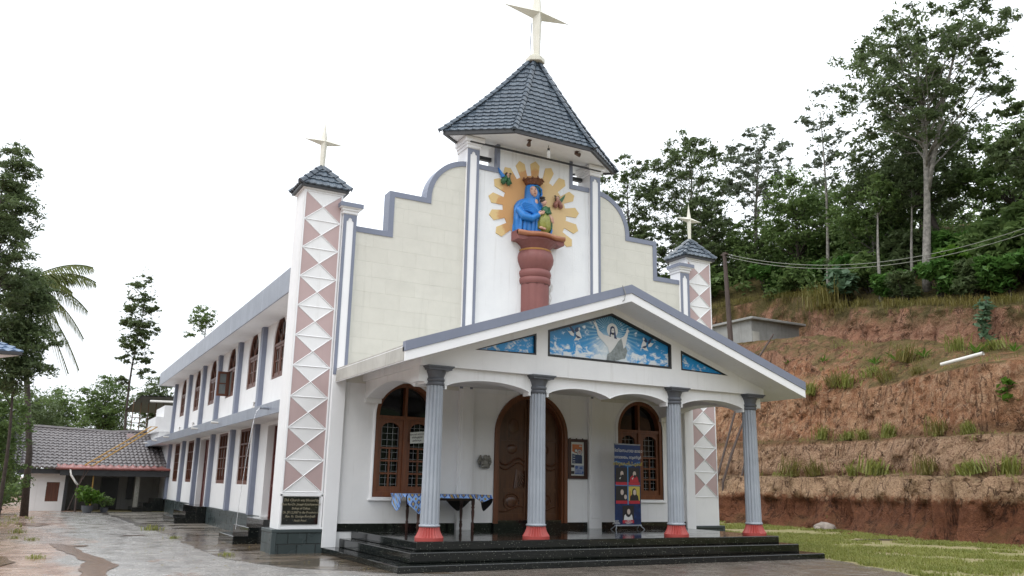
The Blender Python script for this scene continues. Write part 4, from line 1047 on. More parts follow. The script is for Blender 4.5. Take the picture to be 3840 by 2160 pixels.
for cx_,cz_,k in cells:
    hw,hh = (0.185,0.215)
    (yel if k==3 else dark).prism([(cx_-hw,cz_-hh+0.06),(cx_+hw,cz_-hh+0.06),(cx_+hw,cz_+hh),(cx_-hw,cz_+hh)],yb-0.002,yb,XZ)
    red.prism([(cx_-hw,cz_-hh-0.02),(cx_+hw,cz_-hh-0.02),(cx_+hw,cz_-hh+0.058),(cx_-hw,cz_-hh+0.058)],yb-0.002,yb,XZ)
    body = {0:dark,1:cl_red,2:dark,3:dark,4:wht}[k]
    body.prism([(cx_-0.15,cz_-hh+0.062),(cx_+0.15,cz_-hh+0.062),(cx_+0.12,cz_-0.03),(cx_+0.04,cz_+0.03),(cx_-0.05,cz_+0.03),(cx_-0.13,cz_-0.04)],yb-0.005,yb-0.003,XZ)
    if k==4: dark.prism(ell(cx_,cz_+0.05,0.10,0.13),yb-0.0065,yb-0.0055,XZ)
    if k==3: dark.prism(ell(cx_,cz_+0.05,0.075,0.12),yb-0.0065,yb-0.0055,XZ); red.prism([(cx_-0.15,cz_-0.1),(cx_-0.13,cz_-0.1),(cx_-0.13,cz_+0.1),(cx_-0.15,cz_+0.1)],yb-0.005,yb-0.003,XZ)
    skin.prism(ell(cx_+0.01,cz_+0.06,0.052,0.072),yb-0.009,yb-0.008,XZ)
    if k in (0,1): dark.prism(ell(cx_+0.02,cz_-0.0,0.04,0.04),yb-0.012,yb-0.011,XZ); wht.prism([(cx_-0.08,cz_-0.06),(cx_-0.02,cz_-0.02),(cx_-0.05,cz_-0.09)],yb-0.009,yb-0.008,XZ)
    if k==2: skin.prism(ell(cx_+0.12,cz_-0.06,0.045,0.06),yb-0.009,yb-0.008,XZ)
m.box(2.515,2.545,yb-0.001,yb,1.13,2.12); m.box(bx0+0.02,bx1-0.02,yb-0.001,yb,1.618,1.648)
M['cyan_print'] = plain('light_blue_print',(0.10,0.30,0.60),0.35); M['yellow_print'] = plain('yellow_print',(0.62,0.50,0.10),0.35); M['red_print']=plain('red_print',(0.50,0.03,0.05),0.35)
part(m,"divider_print",M['cyan_print'],bn); part(red,"caption_strip",M['red_print'],bn); part(dark,"portrait_ground",M['ink'],bn); part(skin,"portrait_face",M['p_skin'],bn)
part(cl_red,"red_robe",M['red_print'],bn); part(wht,"white_collar",M['p_white'],bn); part(yel,"yellow_ground",M['yellow_print'],bn)
m = MB()
for tx,z,sz in (("നിത്യസഹായ മാതാ",2.50,0.115),("േദവാലയം, ആണ്ടൂർ",2.33,0.105)): m.merge(text_mb(tx,sz,lambda u,v,w_,z=z:(2.53+u*0.85,yb-0.003-w_,z+v)))
for k in range(6):
    tx = ("ഈ ദേവാലയത്തിൽ","രാവിലെ 6.30 - 9","വൈകുന്നേരം 5","തിങ്കൾ മുതൽ ശനി","ഞായർ 7.00","വെള്ളി 4.00")[k]
    m.merge(text_mb(tx,0.042,lambda u,v,w_,k=k:(2.14+u*0.9,yb-0.003-w_,0.635-0.0+v) if k>8 else (2.14+u*0.55+(0.40 if k%2 else 0),yb-0.003-w_,0.635+0.008*k*0+v+0.034*(k//2))))
part(m,"lettering",M['p_white'],bn,flip=False)
m = text_mb("തിരുേശഷിപ്പുകൾ",0.125,lambda u,v,w_:(2.53+u*0.82,yb-0.003-w_,2.13+v+0.02),shear=0.1); part(m,"yellow_lettering",M['yellow_print'],bn,flip=False)
# table and cloth
tb = thing("side_table", "dark wooden table with turned legs standing before the left porch window", "table", (-2.9,-0.72,0.482))
part(MB().box(-3.78,-2.02,-1.18,-0.28,1.30,1.335), "table_top", M['table_wood'], tb, bevel=0.008)
m = MB(); m.box(-3.62,-2.18,-1.06,-1.03,1.20,1.30); m.box(-3.62,-2.18,-0.43,-0.40,1.20,1.30); m.box(-3.63,-3.6,-1.05,-0.41,1.20,1.30); m.box(-2.2,-2.17,-1.05,-0.41,1.20,1.30); part(m,"apron",M['table_wood'],tb)
prof = [(0.028,0.482),(0.034,0.50),(0.024,0.55),(0.036,0.58),(0.04,0.63),(0.028,0.68),(0.036,0.70),(0.024,0.73),(0.035,0.85),(0.04,0.95),(0.03,1.02),(0.042,1.04),(0.042,1.06),(0.03,1.08),(0.042,1.12),(0.042,1.31)]
for x,y in ((-3.60,-0.42),(-2.20,-0.42),(-3.58,-1.04),(-2.19,-1.04)): part(MB().lathe(prof,x,y,14),"leg",M['table_wood'],tb,smooth=0.7)
def cloth_mat():
    t = NT('blue_diamond_tablecloth'); p = t.pos(); x,y,z = t.sep(p)
    u = t.math('ADD', x, t.math('MULTIPLY', y, 0.35)); v = t.math('ADD', t.math('SUBTRACT', z, t.math('MULTIPLY', y, 1.0)), 0.0)
    a = t.math('MULTIPLY', t.math('ADD', u, v), 6.2); b = t.math('MULTIPLY', t.math('SUBTRACT', u, v), 6.2)
    fa = t.math('SUBTRACT', t.math('FRACT', a), 0.5); fb = t.math('SUBTRACT', t.math('FRACT', b), 0.5)
    r = t.math('SQRT', t.math('ADD', t.math('MULTIPLY', fa, fa), t.math('MULTIPLY', fb, fb)))
    chk = t.n('ShaderNodeTexChecker'); t.l(t.comb(a,b,0.5), chk.inputs['Vector']); chk.inputs['Scale'].default_value = 1.0
    c = t.mix(chk.outputs['Fac'], (0.02,0.065,0.26), (0.15,0.33,0.72))
    edge = t.rng(t.math('MAXIMUM', t.math('ABSOLUTE', fa), t.math('ABSOLUTE', fb)), 0.43, 0.46)
    c = t.mix(edge, c, (0.30,0.42,0.62))
    c = t.mix(t.rng(r, 0.27, 0.23), c, (0.36,0.30,0.07)); c = t.mix(t.rng(r, 0.13, 0.10), c, (0.20,0.08,0.03))
    bf = t.n('ShaderNodeNewGeometry').outputs['Backfacing']
    c = t.mix(t.math('MULTIPLY', bf, 0.0), c, (0.03,0.03,0.035))
    return t.done(c, 0.45, None)
M['cloth'] = cloth_mat(); M['cloth_back'] = plain('black_cloth_backing',(0.015,0.015,0.018),0.6)
def cloth():
    x0,x1,y0,y1,zt = -3.96,-1.80,-1.25,-0.22,1.345
    nx,ny = 48,20; out=MB(); back=MB()
    def tri(u, c, hw, d): return max(0, d*(1-abs(u-c)/hw))
    hangF = lambda x: 0.085 + tri(x,-3.66,0.46,0.37) + tri(x,-2.05,0.2,0.10)
    hangB = lambda x: 0.08 + tri(x,-2.18,0.45,0.34)
    hangL = lambda y: 0.07 + tri(y,-0.70,0.42,0.33)
    hangR = lambda y: 0.07 + tri(y,-0.85,0.45,0.33)
    def sheet(pts, k, n, drop):
        vs=[];fs=[]
        for i,(x,y,nx_,ny_,h) in enumerate(pts):
            for j in range(k+1):
                t_=j/k; fl = 0.035*t_*math.sin(i*0.55)+0.03*t_
                vs.append((x+nx_*fl, y+ny_*fl, zt-h*t_))
        for i in range(len(pts)-1):
            for j in range(k): a=i*(k+1)+j; fs.append((a,a+1,a+k+2,a+k+1))
        return vs,fs
    out.box(x0,x1,y0,y1,zt-0.006,zt)
    fr=[(x0+(x1-x0)*i/nx,y0,0,-1,hangF(x0+(x1-x0)*i/nx)) for i in range(nx+1)]
    bk=[(x0+(x1-x0)*i/nx,y1,0,1,hangB(x0+(x1-x0)*i/nx)) for i in range(nx+1)]
    lf=[(x0,y0+(y1-y0)*i/ny,-1,0,hangL(y0+(y1-y0)*i/ny)) for i in range(ny+1)]
    rt=[(x1,y0+(y1-y0)*i/ny,1,0,hangR(y0+(y1-y0)*i/ny)) for i in range(ny+1)]
    for pts in (fr,bk,lf,rt):
        vs,fs=sheet(pts,8,0,0); out.add(vs,fs)
        d = pts[0]; back.add([(v[0]-d[2]*0.006,v[1]-d[3]*0.006,v[2]) for v in vs],fs)
    o = out.build("tablecloth", M['cloth'], smooth=0.8, flip=False); tag(o,"blue diamond-patterned cloth with pointed corners hanging over the porch table","tablecloth")
    back.build("lining", M['cloth_back'], o, flip=False)
cloth()
# ================================================================== GROUND
def ground_mat():
    t = NT('red_soil_and_grass'); p = t.pos(); x,y,z = t.sep(p)
    n1 = t.noise(p, 0.35, 6, 0.65); n2 = t.noise(p, 2.2, 6, 0.7); n3 = t.noise(p, 26, 4, 0.7)
    soil = t.mix(t.rng(n2,0.35,0.65), (0.37,0.255,0.19), (0.27,0.175,0.125))
    soil = t.mix(t.rng(n1,0.45,0.62), soil, (0.38,0.27,0.205))
    grass = t.mix(t.rng(n3,0.3,0.7), (0.14,0.155,0.038), (0.235,0.23,0.07))
    g = t.rng(t.math('ADD', n1, t.math('MULTIPLY', t.math('SUBTRACT', n2, 0.5), 0.9)), 0.36, 0.60, 0.5, 1.0)
    col = t.mix(t.math('MULTIPLY', g, 0.85), soil, grass)
    mud = t.mix(t.rng(n2,0.4,0.62), (0.44,0.30,0.22), (0.22,0.10,0.055))
    left = t.rng(x, -9.0, -9.8)
    col = t.mix(left, col, mud)
    wet = t.rng(t.noise(p,1.1,4),0.42,0.6)
    rough = t.mix(left, (0.85,0.85,0.85), (0.42,0.42,0.42))
    rough = t.mix(t.math('MULTIPLY', left, wet), rough, (0.12,0.12,0.12))
    return t.done(col, rough, t.bump(t.math('ADD', n3, n2), 0.6, 0.03))
M['ground'] = ground_mat()
def road_mat():
    t = NT('wet_asphalt'); p = t.pos(); x,y,z = t.sep(p)
    agg = t.noise(p, 55, 3, 0.7); n = t.noise(p, 1.6, 6, 0.68, 0.3); big = t.noise(t.map(p,(1,0.35,1)), 0.9, 5, 0.65)
    col = t.mix(t.rng(agg,0.35,0.7), (0.19,0.182,0.172), (0.37,0.352,0.33))
    col = t.mix(t.math('MULTIPLY', t.rng(n,0.42,0.66), 0.7), col, (0.34,0.315,0.285))
    mudf = t.math('ADD', t.rng(t.math('ADD', x, t.math('MULTIPLY', t.math('SUBTRACT', big, 0.5), 5.0)), -10.1, -11.1), t.rng(t.noise(t.map(p,(1.0,0.55,1)),1.3,6,0.7), 0.615, 0.67))
    mudf = t.math('MINIMUM', mudf, 1.0)
    mud = t.mix(t.rng(n,0.40,0.62), (0.40,0.275,0.205), (0.20,0.10,0.058))
    col = t.mix(t.math('MULTIPLY', mudf, t.rng(x,-7.9,-9.2)), col, mud)
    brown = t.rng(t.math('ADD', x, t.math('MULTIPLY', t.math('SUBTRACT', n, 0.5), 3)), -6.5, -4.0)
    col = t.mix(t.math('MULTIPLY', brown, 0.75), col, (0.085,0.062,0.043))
    streak = t.noise(t.map(p,(0.9,3.2,1)), 1.3, 7, 0.72, 0.5)
    col = t.mix(t.math('MULTIPLY', t.rng(streak, 0.54, 0.66), 0.55), col, (0.11,0.095,0.08))
    col = t.mix(t.math('MULTIPLY', t.rng(streak, 0.45, 0.36), 0.45), col, (0.42,0.38,0.34))
    pud = t.rng(t.noise(t.map(p,(1.6,0.9,1)), 1.2, 8, 0.72), 0.40, 0.62)
    rough = t.rng(pud, 0, 1, 0.30, 0.15)
    bmp = t.math('MULTIPLY', agg, t.rng(pud,0,1,1.0,0.12))
    n1 = t.bump(bmp, 0.75, 0.012); n2_ = t.bump(n, 0.25, 0.04, n1)
    return t.done(col, rough, n2_, spec=0.6)
M['road'] = road_mat()
def apron_mat():
    t = NT('wet_brown_concrete'); p = t.pos(); x,y,z = t.sep(p)
    n = t.noise(p, 1.8, 6, 0.65); f = t.noise(p, 30, 4, 0.65); big = t.noise(t.map(p,(0.4,1,1)),1.1,4,0.6)
    col = t.mix(t.rng(n,0.35,0.65), (0.15,0.115,0.08), (0.075,0.055,0.038))
    col = t.mix(t.rng(f,0.55,0.8), col, (0.19,0.16,0.12))
    col = t.mix(t.rng(t.math('ADD', y, t.math('MULTIPLY', t.math('SUBTRACT', n, 0.5), 14)), 6, 16), col, (0.24,0.22,0.19))
    pud = t.rng(big,0.40,0.58)
    return t.done(col, t.rng(pud,0,1,0.35,0.06), t.bump(t.math('MULTIPLY', f, t.rng(pud,0,1,1,0.15)), 0.5, 0.01), spec=0.6)
M['apron'] = apron_mat()
g = MB().add([(-400,-300,0),(400,-300,0),(400,900,0),(-400,900,0)],[(0,1,2,3)])
struct(g.build("ground", M['ground'], flip=False))
def blend_edge(pts, seed, amp=0.12):
    rr = random.Random(seed); out=[]
    for (a,b) in zip(pts[:-1],pts[1:]):
        n = max(2,int((Vector(a)-Vector(b)).length/0.35))
        for i in range(n):
            t=i/n; out.append((a[0]+(b[0]-a[0])*t+rr.uniform(-amp,amp), a[1]+(b[1]-a[1])*t+rr.uniform(-amp,amp)))
    return out+[pts[-1]]
edge_r = blend_edge([(5.95,-3.6),(5.5,-4.6),(4.95,-6.0),(4.4,-7.2),(3.9,-8.3),(3.5,-10),(3.2,-14)],1,0.10)
rd = [(-10.4,24.9),(-15.5,23.5),(-17,16),(-17,8),(-17,3),(-17,-3),(-17,-8),(-17,-14),(-17,-24)]
rd = blend_edge(rd,2,0.22)
poly = rd + [(3.2,-24)] + edge_r[::-1] + [(5.9,-1.0),(4.9,0.2),(-5.5,0.2),(-5.5,24.6)]
struct(MB().add([(u,v,0.004) for u,v in poly],[tuple(range(len(poly)))]).build("road", M['road'], flip=False))
ap_e = blend_edge([(-8.63,24.6),(-8.1,18.8),(-7.96,12.5),(-7.82,7.2),(-7.85,4.3),(-7.81,1.4),(-7.72,-0.8),(-7.35,-2.0),(-6.9,-3.2),(-5.6,-4.4),(-4.5,-5.0)],3,0.08)
poly = ap_e + [(-4.5,-3.0),(-5.3,0.3),(-5.4,24.6)]
struct(MB().add([(u,v,0.008) for u,v in poly],[tuple(range(len(poly)))]).build("concrete_apron", M['apron'], flip=False))
M['gully'] = plain('dark_gully_mud',(0.05,0.036,0.026),0.35,var=0.5,scale=5)
m = MB(); pts = blend_edge([(-8.7,24.5),(-8.2,19),(-8.0,12.5),(-7.95,9.6)],5,0.06); n=len(pts)
vs = [(u-0.10-0.05*math.sin(i),v,0.0125) for i,(u,v) in enumerate(pts)]+[(u+0.13+0.05*math.cos(i*1.3),v,0.0125) for i,(u,v) in enumerate(pts)]
m.add(vs,[(i,i+1,n+i+1,n+i) for i in range(n-1)]); struct(m.build("mud_gully", M['gully'], flip=False))
M['mud'] = plain('wet_red_mud',(0.23,0.13,0.08),0.2,var=0.6,scale=6,bump=0.8)
for k,pts in enumerate(([(-10.85,4.3),(-10.6,4.0),(-10.32,3.4),(-10.28,1.5),(-10.05,0.2),(-9.85,-0.9),(-9.8,-1.6),(-10.0,-2.6),(-10.1,-3.6),(-10.5,-3.6),(-10.45,-2.2),(-10.3,-0.8),(-10.5,1.0),(-10.75,2.8)],
    [(-9.0,7.15),(-8.45,7.2),(-8.4,7.0),(-8.95,6.9)],[(-11.6,14.6),(-10.9,14.2),(-10.75,13.2),(-11.0,12.2),(-11.5,12.8),(-11.8,13.8)],[(-10.5,3.6),(-10.05,3.5),(-10.1,3.1),(-10.45,3.0)],[(-11.9,1.0),(-11.6,0.6),(-11.5,-0.6),(-11.75,-1.6),(-12.2,-1.0)])):
    pp_ = blend_edge(pts+[pts[0]],40+k,0.05)[:-1]
    struct(MB().add([(u,v,0.0125+0.001*k) for u,v in pp_],[tuple(range(len(pp_)))]).build("mud", M['mud'], flip=False))
# ================================================================== CUT BANK AND HILLSIDE
def smooth(a,b,x):
    t = min(1,max(0,(x-a)/(b-a))); return t*t*(3-2*t)
BX = [(-30,15.0),(-8,15.6),(-3.3,15.9),(-0.7,15.2),(2.0,16.2),(4.5,17.3),(6.7,17.9),(9.4,17.6),(12.3,18.1),(20,18.6),(40,19.5),(90,22)]
def bx(y):
    for (a,p),(b,q) in zip(BX[:-1],BX[1:]):
        if y <= b: return p+(q-p)*max(0,(y-a))/(b-a)
    return BX[-1][1]
def cutoff(y): return 4.6*smooth(11.5,14.5,y)*(1-smooth(21,25,y))   # the upper cut steps back behind the hut
def profile(y):
    x = bx(y); yc = min(max(y,-14),34); zb = 7.45+0.165*yc if yc<16 else 10.09+0.05*(yc-16); zt = 9.5+0.16*yc if yc<20 else 12.7+0.07*(yc-20)
    z3 = 6.3-0.02*yc if yc<15 else 6.0; z2 = 3.6+0.02*min(yc,12)
    of = cutoff(y); zt += 0.30*of
    return [(x-0.25,-0.15),(x+0.05,0.0),(x+0.30,1.1),(x+0.55,2.14),(x+1.75,2.24),(x+1.95,3.0),(x+2.15,z2),(x+3.1,z2+0.12),(x+3.4,4.9),(x+3.75,z3),((x+3.75+23.6)/2,(z3+zb)/2+0.05),(23.6+0.02*yc,zb-0.1),(24.3+0.02*yc+of,zb+0.2),(24.6+0.02*yc+of,(zb+zt)/2),(24.95+0.02*yc+of,zt-0.12),(26.0+0.02*yc+of,zt+0.25),(30+of*0.8,zt+2.4),(36,zt+4.8),(48,zt+8.0),(70,zt+11),(120,zt+13)]
def terrain(x,y):
    p = profile(y)
    for a,b in zip(p[:-1],p[1:]):
        if a[0] <= x <= b[0]: return a[1]+(b[1]-a[1])*(x-a[0])/max(1e-6,b[0]-a[0])
    return 0.0 if x < p[0][0] else p[-1][1]
from mathutils import noise as mn
def bank():
    ys = np.concatenate([np.arange(-26,-6,0.6),np.arange(-6,16,0.13),np.arange(16,34,0.3),np.arange(34,92,2.0)])
    sub = [2,8,9,6,6,6,5,9,10,10,12,5,8,9,7,6,6,5,5,4]
    V=[]; row=0
    for y in ys:
        p = profile(y); pts=[]
        for k,(a,b) in enumerate(zip(p[:-1],p[1:])):
            for i in range(sub[k]): t=i/sub[k]; pts.append((a[0]+(b[0]-a[0])*t, a[1]+(b[1]-a[1])*t, k))
        pts.append((p[-1][0],p[-1][1],19)); row=len(pts)
        for x,z,k in pts:
            v = Vector((x*0.35,y*0.35,z*0.35)); d = mn.fractal(v, 1.0, 2.0, 5)
            e = mn.fractal(Vector((x*1.6,y*1.6,z*1.1)), 0.9, 2.0, 4)
            ridge = mn.noise(Vector((y*1.1,z*0.22,3.0)))     # vertical rills
            amp = 0.0 if z < 0.02 else min(1.0, 0.35+z*0.5)
            face = k in (1,2,3,5,6,8,9,12,13,14)
            f = mn.fractal(Vector((x*5.5,y*5.5,z*3.6)), 0.8, 2.0, 3)
            rug = abs(mn.noise(Vector((y*0.9+5,z*0.35,x*0.3))))      # ridged: vertical buttresses and clefts
            dx = amp*(0.26*d + 0.15*e + 0.09*f + ((0.16*ridge + (1.0 if k in (1,2,3) else 0.42)*(0.28-rug)) if face else 0.0))
            dz = amp*(0.10*d+0.06*e+0.04*f)
            for gy,gw,gd in ((4.9,0.32,0.9),(-0.35,0.20,0.9),(-1.1,0.16,0.7),(-2.2,0.25,0.5),(8.2,0.15,0.5),(11.0,0.4,0.6)):
                q = math.exp(-((y-gy-0.15*z)/gw)**2)
                if 1 <= k <= 2: dx += gd*q*min(1,z+0.3)
                elif k == 3: dx += gd*q; dz -= 0.5*q
            if k in (1,2) and z<1.35: dx += 0.30*smooth(0.1,0.6,z)*smooth(1.4,1.0,z)*(0.7+1.3*mn.noise(Vector((y*0.9,7,0))))   # undercut
            if 10 <= k <= 11:
                dz += 0.9*math.exp(-((y-13.5)/2.5)**2-((x-22.6)/0.9)**2) + 0.30*d
            if k in (15,16): dz += 0.3*d
            V.append((x+dx, y+0.12*e*amp, z+dz))
    n=len(ys); F=[]
    idx = np.arange(n*row).reshape(n,row)
    F = np.stack([idx[:-1,:-1],idx[:-1,1:],idx[1:,1:],idx[1:,:-1]],-1).reshape(-1,4)[:, ::-1]
    return np.array(V),F
def bank_mat():
    t = NT('laterite_bank_soil'); p = t.pos(); x,y,z = t.sep(p)
    n1 = t.noise(p, 0.5, 6, 0.65); n2 = t.noise(p, 3.2, 7, 0.72); n3 = t.noise(p, 17, 5, 0.75); v_ = t.noise(t.map(p,(1.6,1.6,0.25)), 1.5, 6, 0.7)
    col = t.mix(t.rng(n1,0.35,0.65), (0.47,0.215,0.108), (0.58,0.345,0.205))
    col = t.mix(t.rng(v_,0.45,0.66), col, (0.25,0.11,0.058))
    col = t.mix(t.math('MULTIPLY', t.rng(n2,0.48,0.66), 0.75), col, (0.66,0.45,0.295))
    zz = t.math('ADD', z, t.math('MULTIPLY', t.math('SUBTRACT', n2, 0.5), 0.5))
    tan = t.math('MULTIPLY', t.rng(zz, 2.25, 2.5), t.rng(zz, 3.75, 3.6))
    col = t.mix(t.math('MULTIPLY', tan, 0.65), col, t.mix(t.rng(n3,0.35,0.65), (0.64,0.45,0.31), (0.42,0.27,0.17)))
    shade_litter = t.math('MULTIPLY', t.rng(zz, 3.62, 3.72), t.rng(zz, 4.25, 3.95))     # ledge shade painted as dark bands at the face feet, with litter
    shade_litter = t.math('MAXIMUM', shade_litter, t.math('MULTIPLY', t.rng(zz, 2.12, 2.2), t.rng(zz, 2.62, 2.4)))
    col = t.mix(t.math('MULTIPLY', shade_litter, 0.75), col, t.mix(t.rng(n3,0.35,0.65), (0.16,0.085,0.045), (0.26,0.16,0.085)))
    # darker red-brown tone under the pale crust of the lowest bench
    edge = t.math('ADD', z, t.math('MULTIPLY', t.math('SUBTRACT', n2, 0.5), 0.9))
    low = t.rng(edge, 1.45, 1.2)
    col = t.mix(low, col, t.mix(t.rng(n2,0.35,0.65),(0.30,0.125,0.066),(0.15,0.060,0.034)))
    crust = t.math('MULTIPLY', t.rng(edge, 1.3, 1.5), t.rng(edge, 2.3, 2.1))
    col = t.mix(t.math('MULTIPLY', crust, 0.75), col, t.mix(n3, (0.70,0.50,0.335), (0.52,0.34,0.21)))
    rose = t.rng(t.math('ADD', z, t.math('MULTIPLY', n1, 2.0)), 8.0, 9.5)
    col = t.mix(t.math('MULTIPLY', rose, 0.6), col, (0.36,0.185,0.13))
    col = t.mix(t.math('MULTIPLY', t.rng(n3,0.50,0.66), 0.75), col, (0.12,0.052,0.029))
    cut_ = t.math('MULTIPLY', t.math('MULTIPLY', t.rng(y,11.5,14.5,0,4.6,True), t.rng(y,21,25,1,0,True)), 1.0)
    nz = t.sep(t.n('ShaderNodeNewGeometry').outputs['Normal'])[2]
    gsel = t.math('MULTIPLY', t.rng(nz,0.45,0.75), t.rng(t.math('ADD', n1, t.math('MULTIPLY', n2, 0.45)), 0.62, 0.76))
    gsel = t.math('MAXIMUM', t.math('MULTIPLY', gsel, t.rng(z,3.0,5.0,0.25,0.85)), t.math('MULTIPLY', t.rng(t.math('SUBTRACT', t.math('SUBTRACT', x, cut_), t.math('MULTIPLY', n2, 1.2)), 24.4, 25.0), 0.95))
    moss = t.mix(t.rng(n3,0.3,0.7), (0.075,0.070,0.018), (0.20,0.165,0.055))
    col = t.mix(gsel, col, moss)
    # creeping plants hanging over the upper cut and tufts of moss on the shelf
    crk = t.math('ABSOLUTE', t.math('SUBTRACT', t.noise(t.map(p,(1.1,1.1,0.33)), 0.9, 5, 0.6, 0.5), 0.5))
    col = t.mix(t.math('MULTIPLY', t.rng(crk, 0.018, 0.004), t.rng(n2,0.42,0.55,0.0,0.85)), col, (0.07,0.034,0.022))
    clod = t.noise(t.map(p,(1,1,0.8)), 6.5, 4, 0.7, 0.6)
    col = t.mix(t.math('MULTIPLY', t.rng(clod, 0.57, 0.66), 0.65), col, (0.16,0.075,0.042))
    up = t.math('MULTIPLY', t.rng(t.math('ADD', z, t.math('MULTIPLY', y, -0.165)), 8.1, 9.0), t.rng(t.noise(t.map(p,(0.9,0.9,0.45)),1.0,6,0.7), 0.42, 0.55))
    col = t.mix(t.math('MULTIPLY', up, 0.9), col, t.mix(t.rng(n3,0.3,0.7), (0.055,0.052,0.018), (0.15,0.125,0.045)))
    shelf = t.math('MULTIPLY', t.math('MULTIPLY', t.rng(z,6.2,6.8), t.rng(nz,0.5,0.8)), t.rng(t.noise(p,0.8,6,0.72),0.42,0.6))
    col = t.mix(t.math('MULTIPLY', shelf, 0.7), col, t.mix(n3, (0.13,0.105,0.04), (0.27,0.20,0.09)))
    hole = t.n('ShaderNodeTexVoronoi'); t.l(p, hole.inputs['Vector']); hole.inputs['Scale'].default_value = 1.1
    pit = t.rng(hole.outputs['Distance'], 0.16, 0.07)
    h = t.math('ADD', t.math('ADD', n3, t.math('MULTIPLY', n2, 2.0)), t.math('MULTIPLY', v_, 1.5))
    return t.done(col, 0.9, t.bump(t.math('SUBTRACT', t.math('ADD', h, t.math('MULTIPLY', t.rng(crk, 0.0, 0.03), 0.8)), pit), 1.0, 0.16), spec=0.2)
M['bank'] = bank_mat()
bV,bF = bank()
struct(npmesh("hillside", bV, bF, M['bank'], smooth=True))

def light_block_hill():
    V=[];F=[]; n=60; k=14
    for i in range(n+1):
        a = R(150+200*i/n)   # unseen ridge behind the camera, added to cut low sky light
        for j in range(k+1):
            t=j/k; r=34+60*t; h = (13+5*mn.noise(Vector((i*0.25,2.0,0))))*smooth(0,0.6,t)+1.6*mn.noise(Vector((i*0.9,j*0.9,4)))*min(1,t*4)
            V.append((-8+r*math.cos(a), -14+r*math.sin(a), max(-0.3,h)-0.2))
    for i in range(n):
        for j in range(k): q=i*(k+1)+j; F.append((q,q+1,q+k+2,q+k+1))
    return V,F
M['light_block_hill'] = plain('light_block_green',(0.045,0.07,0.025),0.9,var=0.6,scale=0.5,bump=1.0)
V,F = light_block_hill(); struct(npmesh("light_block_hills", V, F, M['light_block_hill'], smooth=True))
# ================================================================== VEGETATION
def leaf_mat(name, c1, c2, c3, trans=0.45, rough=0.5):
    t = NT(name); p = t.pos('O')
    big = t.noise(p, 0.55, 3, 0.6); v = t.noise(p, 7.0, 2, 0.6)
    col = t.mix(t.rng(big,0.38,0.62), c1, c2); col = t.mix(t.math('MULTIPLY', t.rng(v,0.5,0.72), 0.7), col, c3)
    tr = t.n('ShaderNodeBsdfTranslucent'); t.l(col, tr.inputs['Color'])
    ms = t.n('ShaderNodeMixShader'); ms.inputs[0].default_value = trans
    t.done(col, rough, None, spec=0.35)
    t.l(t.b.outputs[0], ms.inputs[1]); t.l(tr.outputs[0], ms.inputs[2]); t.l(ms.outputs[0], t.out.inputs[0])
    return t.m
M['leaf_dark'] = leaf_mat('dark_green_leaves', (0.085,0.12,0.052), (0.125,0.17,0.07), (0.22,0.28,0.13))
M['leaf_mid'] = leaf_mat('mid_green_leaves', (0.095,0.155,0.05), (0.145,0.215,0.068), (0.25,0.33,0.11))
M['leaf_grey'] = leaf_mat('grey_green_leaves', (0.13,0.16,0.115), (0.165,0.20,0.135), (0.25,0.29,0.2))
M['leaf_bright'] = leaf_mat('bright_green_leaves', (0.075,0.16,0.02), (0.11,0.21,0.03), (0.20,0.29,0.06))
M['leaf_bush'] = leaf_mat('glossy_shrub_leaves', (0.062,0.15,0.032), (0.105,0.21,0.048), (0.20,0.33,0.09), rough=0.35)
M['leaf_dry'] = leaf_mat('dry_yellow_grass_blades', (0.15,0.14,0.035), (0.22,0.18,0.055), (0.30,0.26,0.09))
M['leaf_grass'] = leaf_mat('short_grass_blades', (0.20,0.225,0.05), (0.26,0.275,0.07), (0.36,0.34,0.13))
M['leaf_palm'] = leaf_mat('palm_fronds', (0.075,0.105,0.022), (0.115,0.135,0.03), (0.20,0.19,0.06))
M['leaf_blue'] = leaf_mat('blue_green_broad_leaves', (0.085,0.15,0.085), (0.12,0.20,0.11), (0.2,0.3,0.18))
M['bark_pale'] = plain('pale_lichen_bark', (0.30,0.28,0.25), 0.85, obj=True, var=0.65, scale=6, bump=0.5)
M['bark_dark'] = plain('dark_bark', (0.07,0.055,0.045), 0.9, obj=True, var=0.5, scale=8, bump=0.5)
def leaves(rng, centers, radii, counts, ln, wd, flat=0.55, droop=0.0):
    """diamond leaves scattered through ellipsoid clumps -> V, F"""
    tot = int(sum(counts)); C = np.repeat(np.asarray(centers,float), counts, axis=0); Rr = np.repeat(np.asarray(radii,float), counts, axis=0)
    d = rng.normal(size=(tot,3)); d /= np.linalg.norm(d,axis=1,keepdims=True)
    r = rng.random(tot)**(1/2.0)
    P = C + d*r[:,None]*Rr
    n = rng.normal(size=(tot,3)); n[:,2] = np.abs(n[:,2])+flat; n /= np.linalg.norm(n,axis=1,keepdims=True)
    a = rng.normal(size=(tot,3)) + d*0.7; a[:,2] -= droop; a -= n*np.sum(a*n,axis=1,keepdims=True); a /= np.linalg.norm(a,axis=1,keepdims=True)+1e-9
    b = np.cross(n,a); s = rng.uniform(0.6,1.35,tot)[:,None]
    L_ = a*ln*s; W_ = b*wd*s
    bend = n*(ln*0.12)
    V = np.stack([P-L_*0.5, P+W_*0.5+bend, P+L_*0.5, P-W_*0.5+bend],1).reshape(-1,3)
    F = np.arange(tot*4).reshape(-1,4)
    return V,F
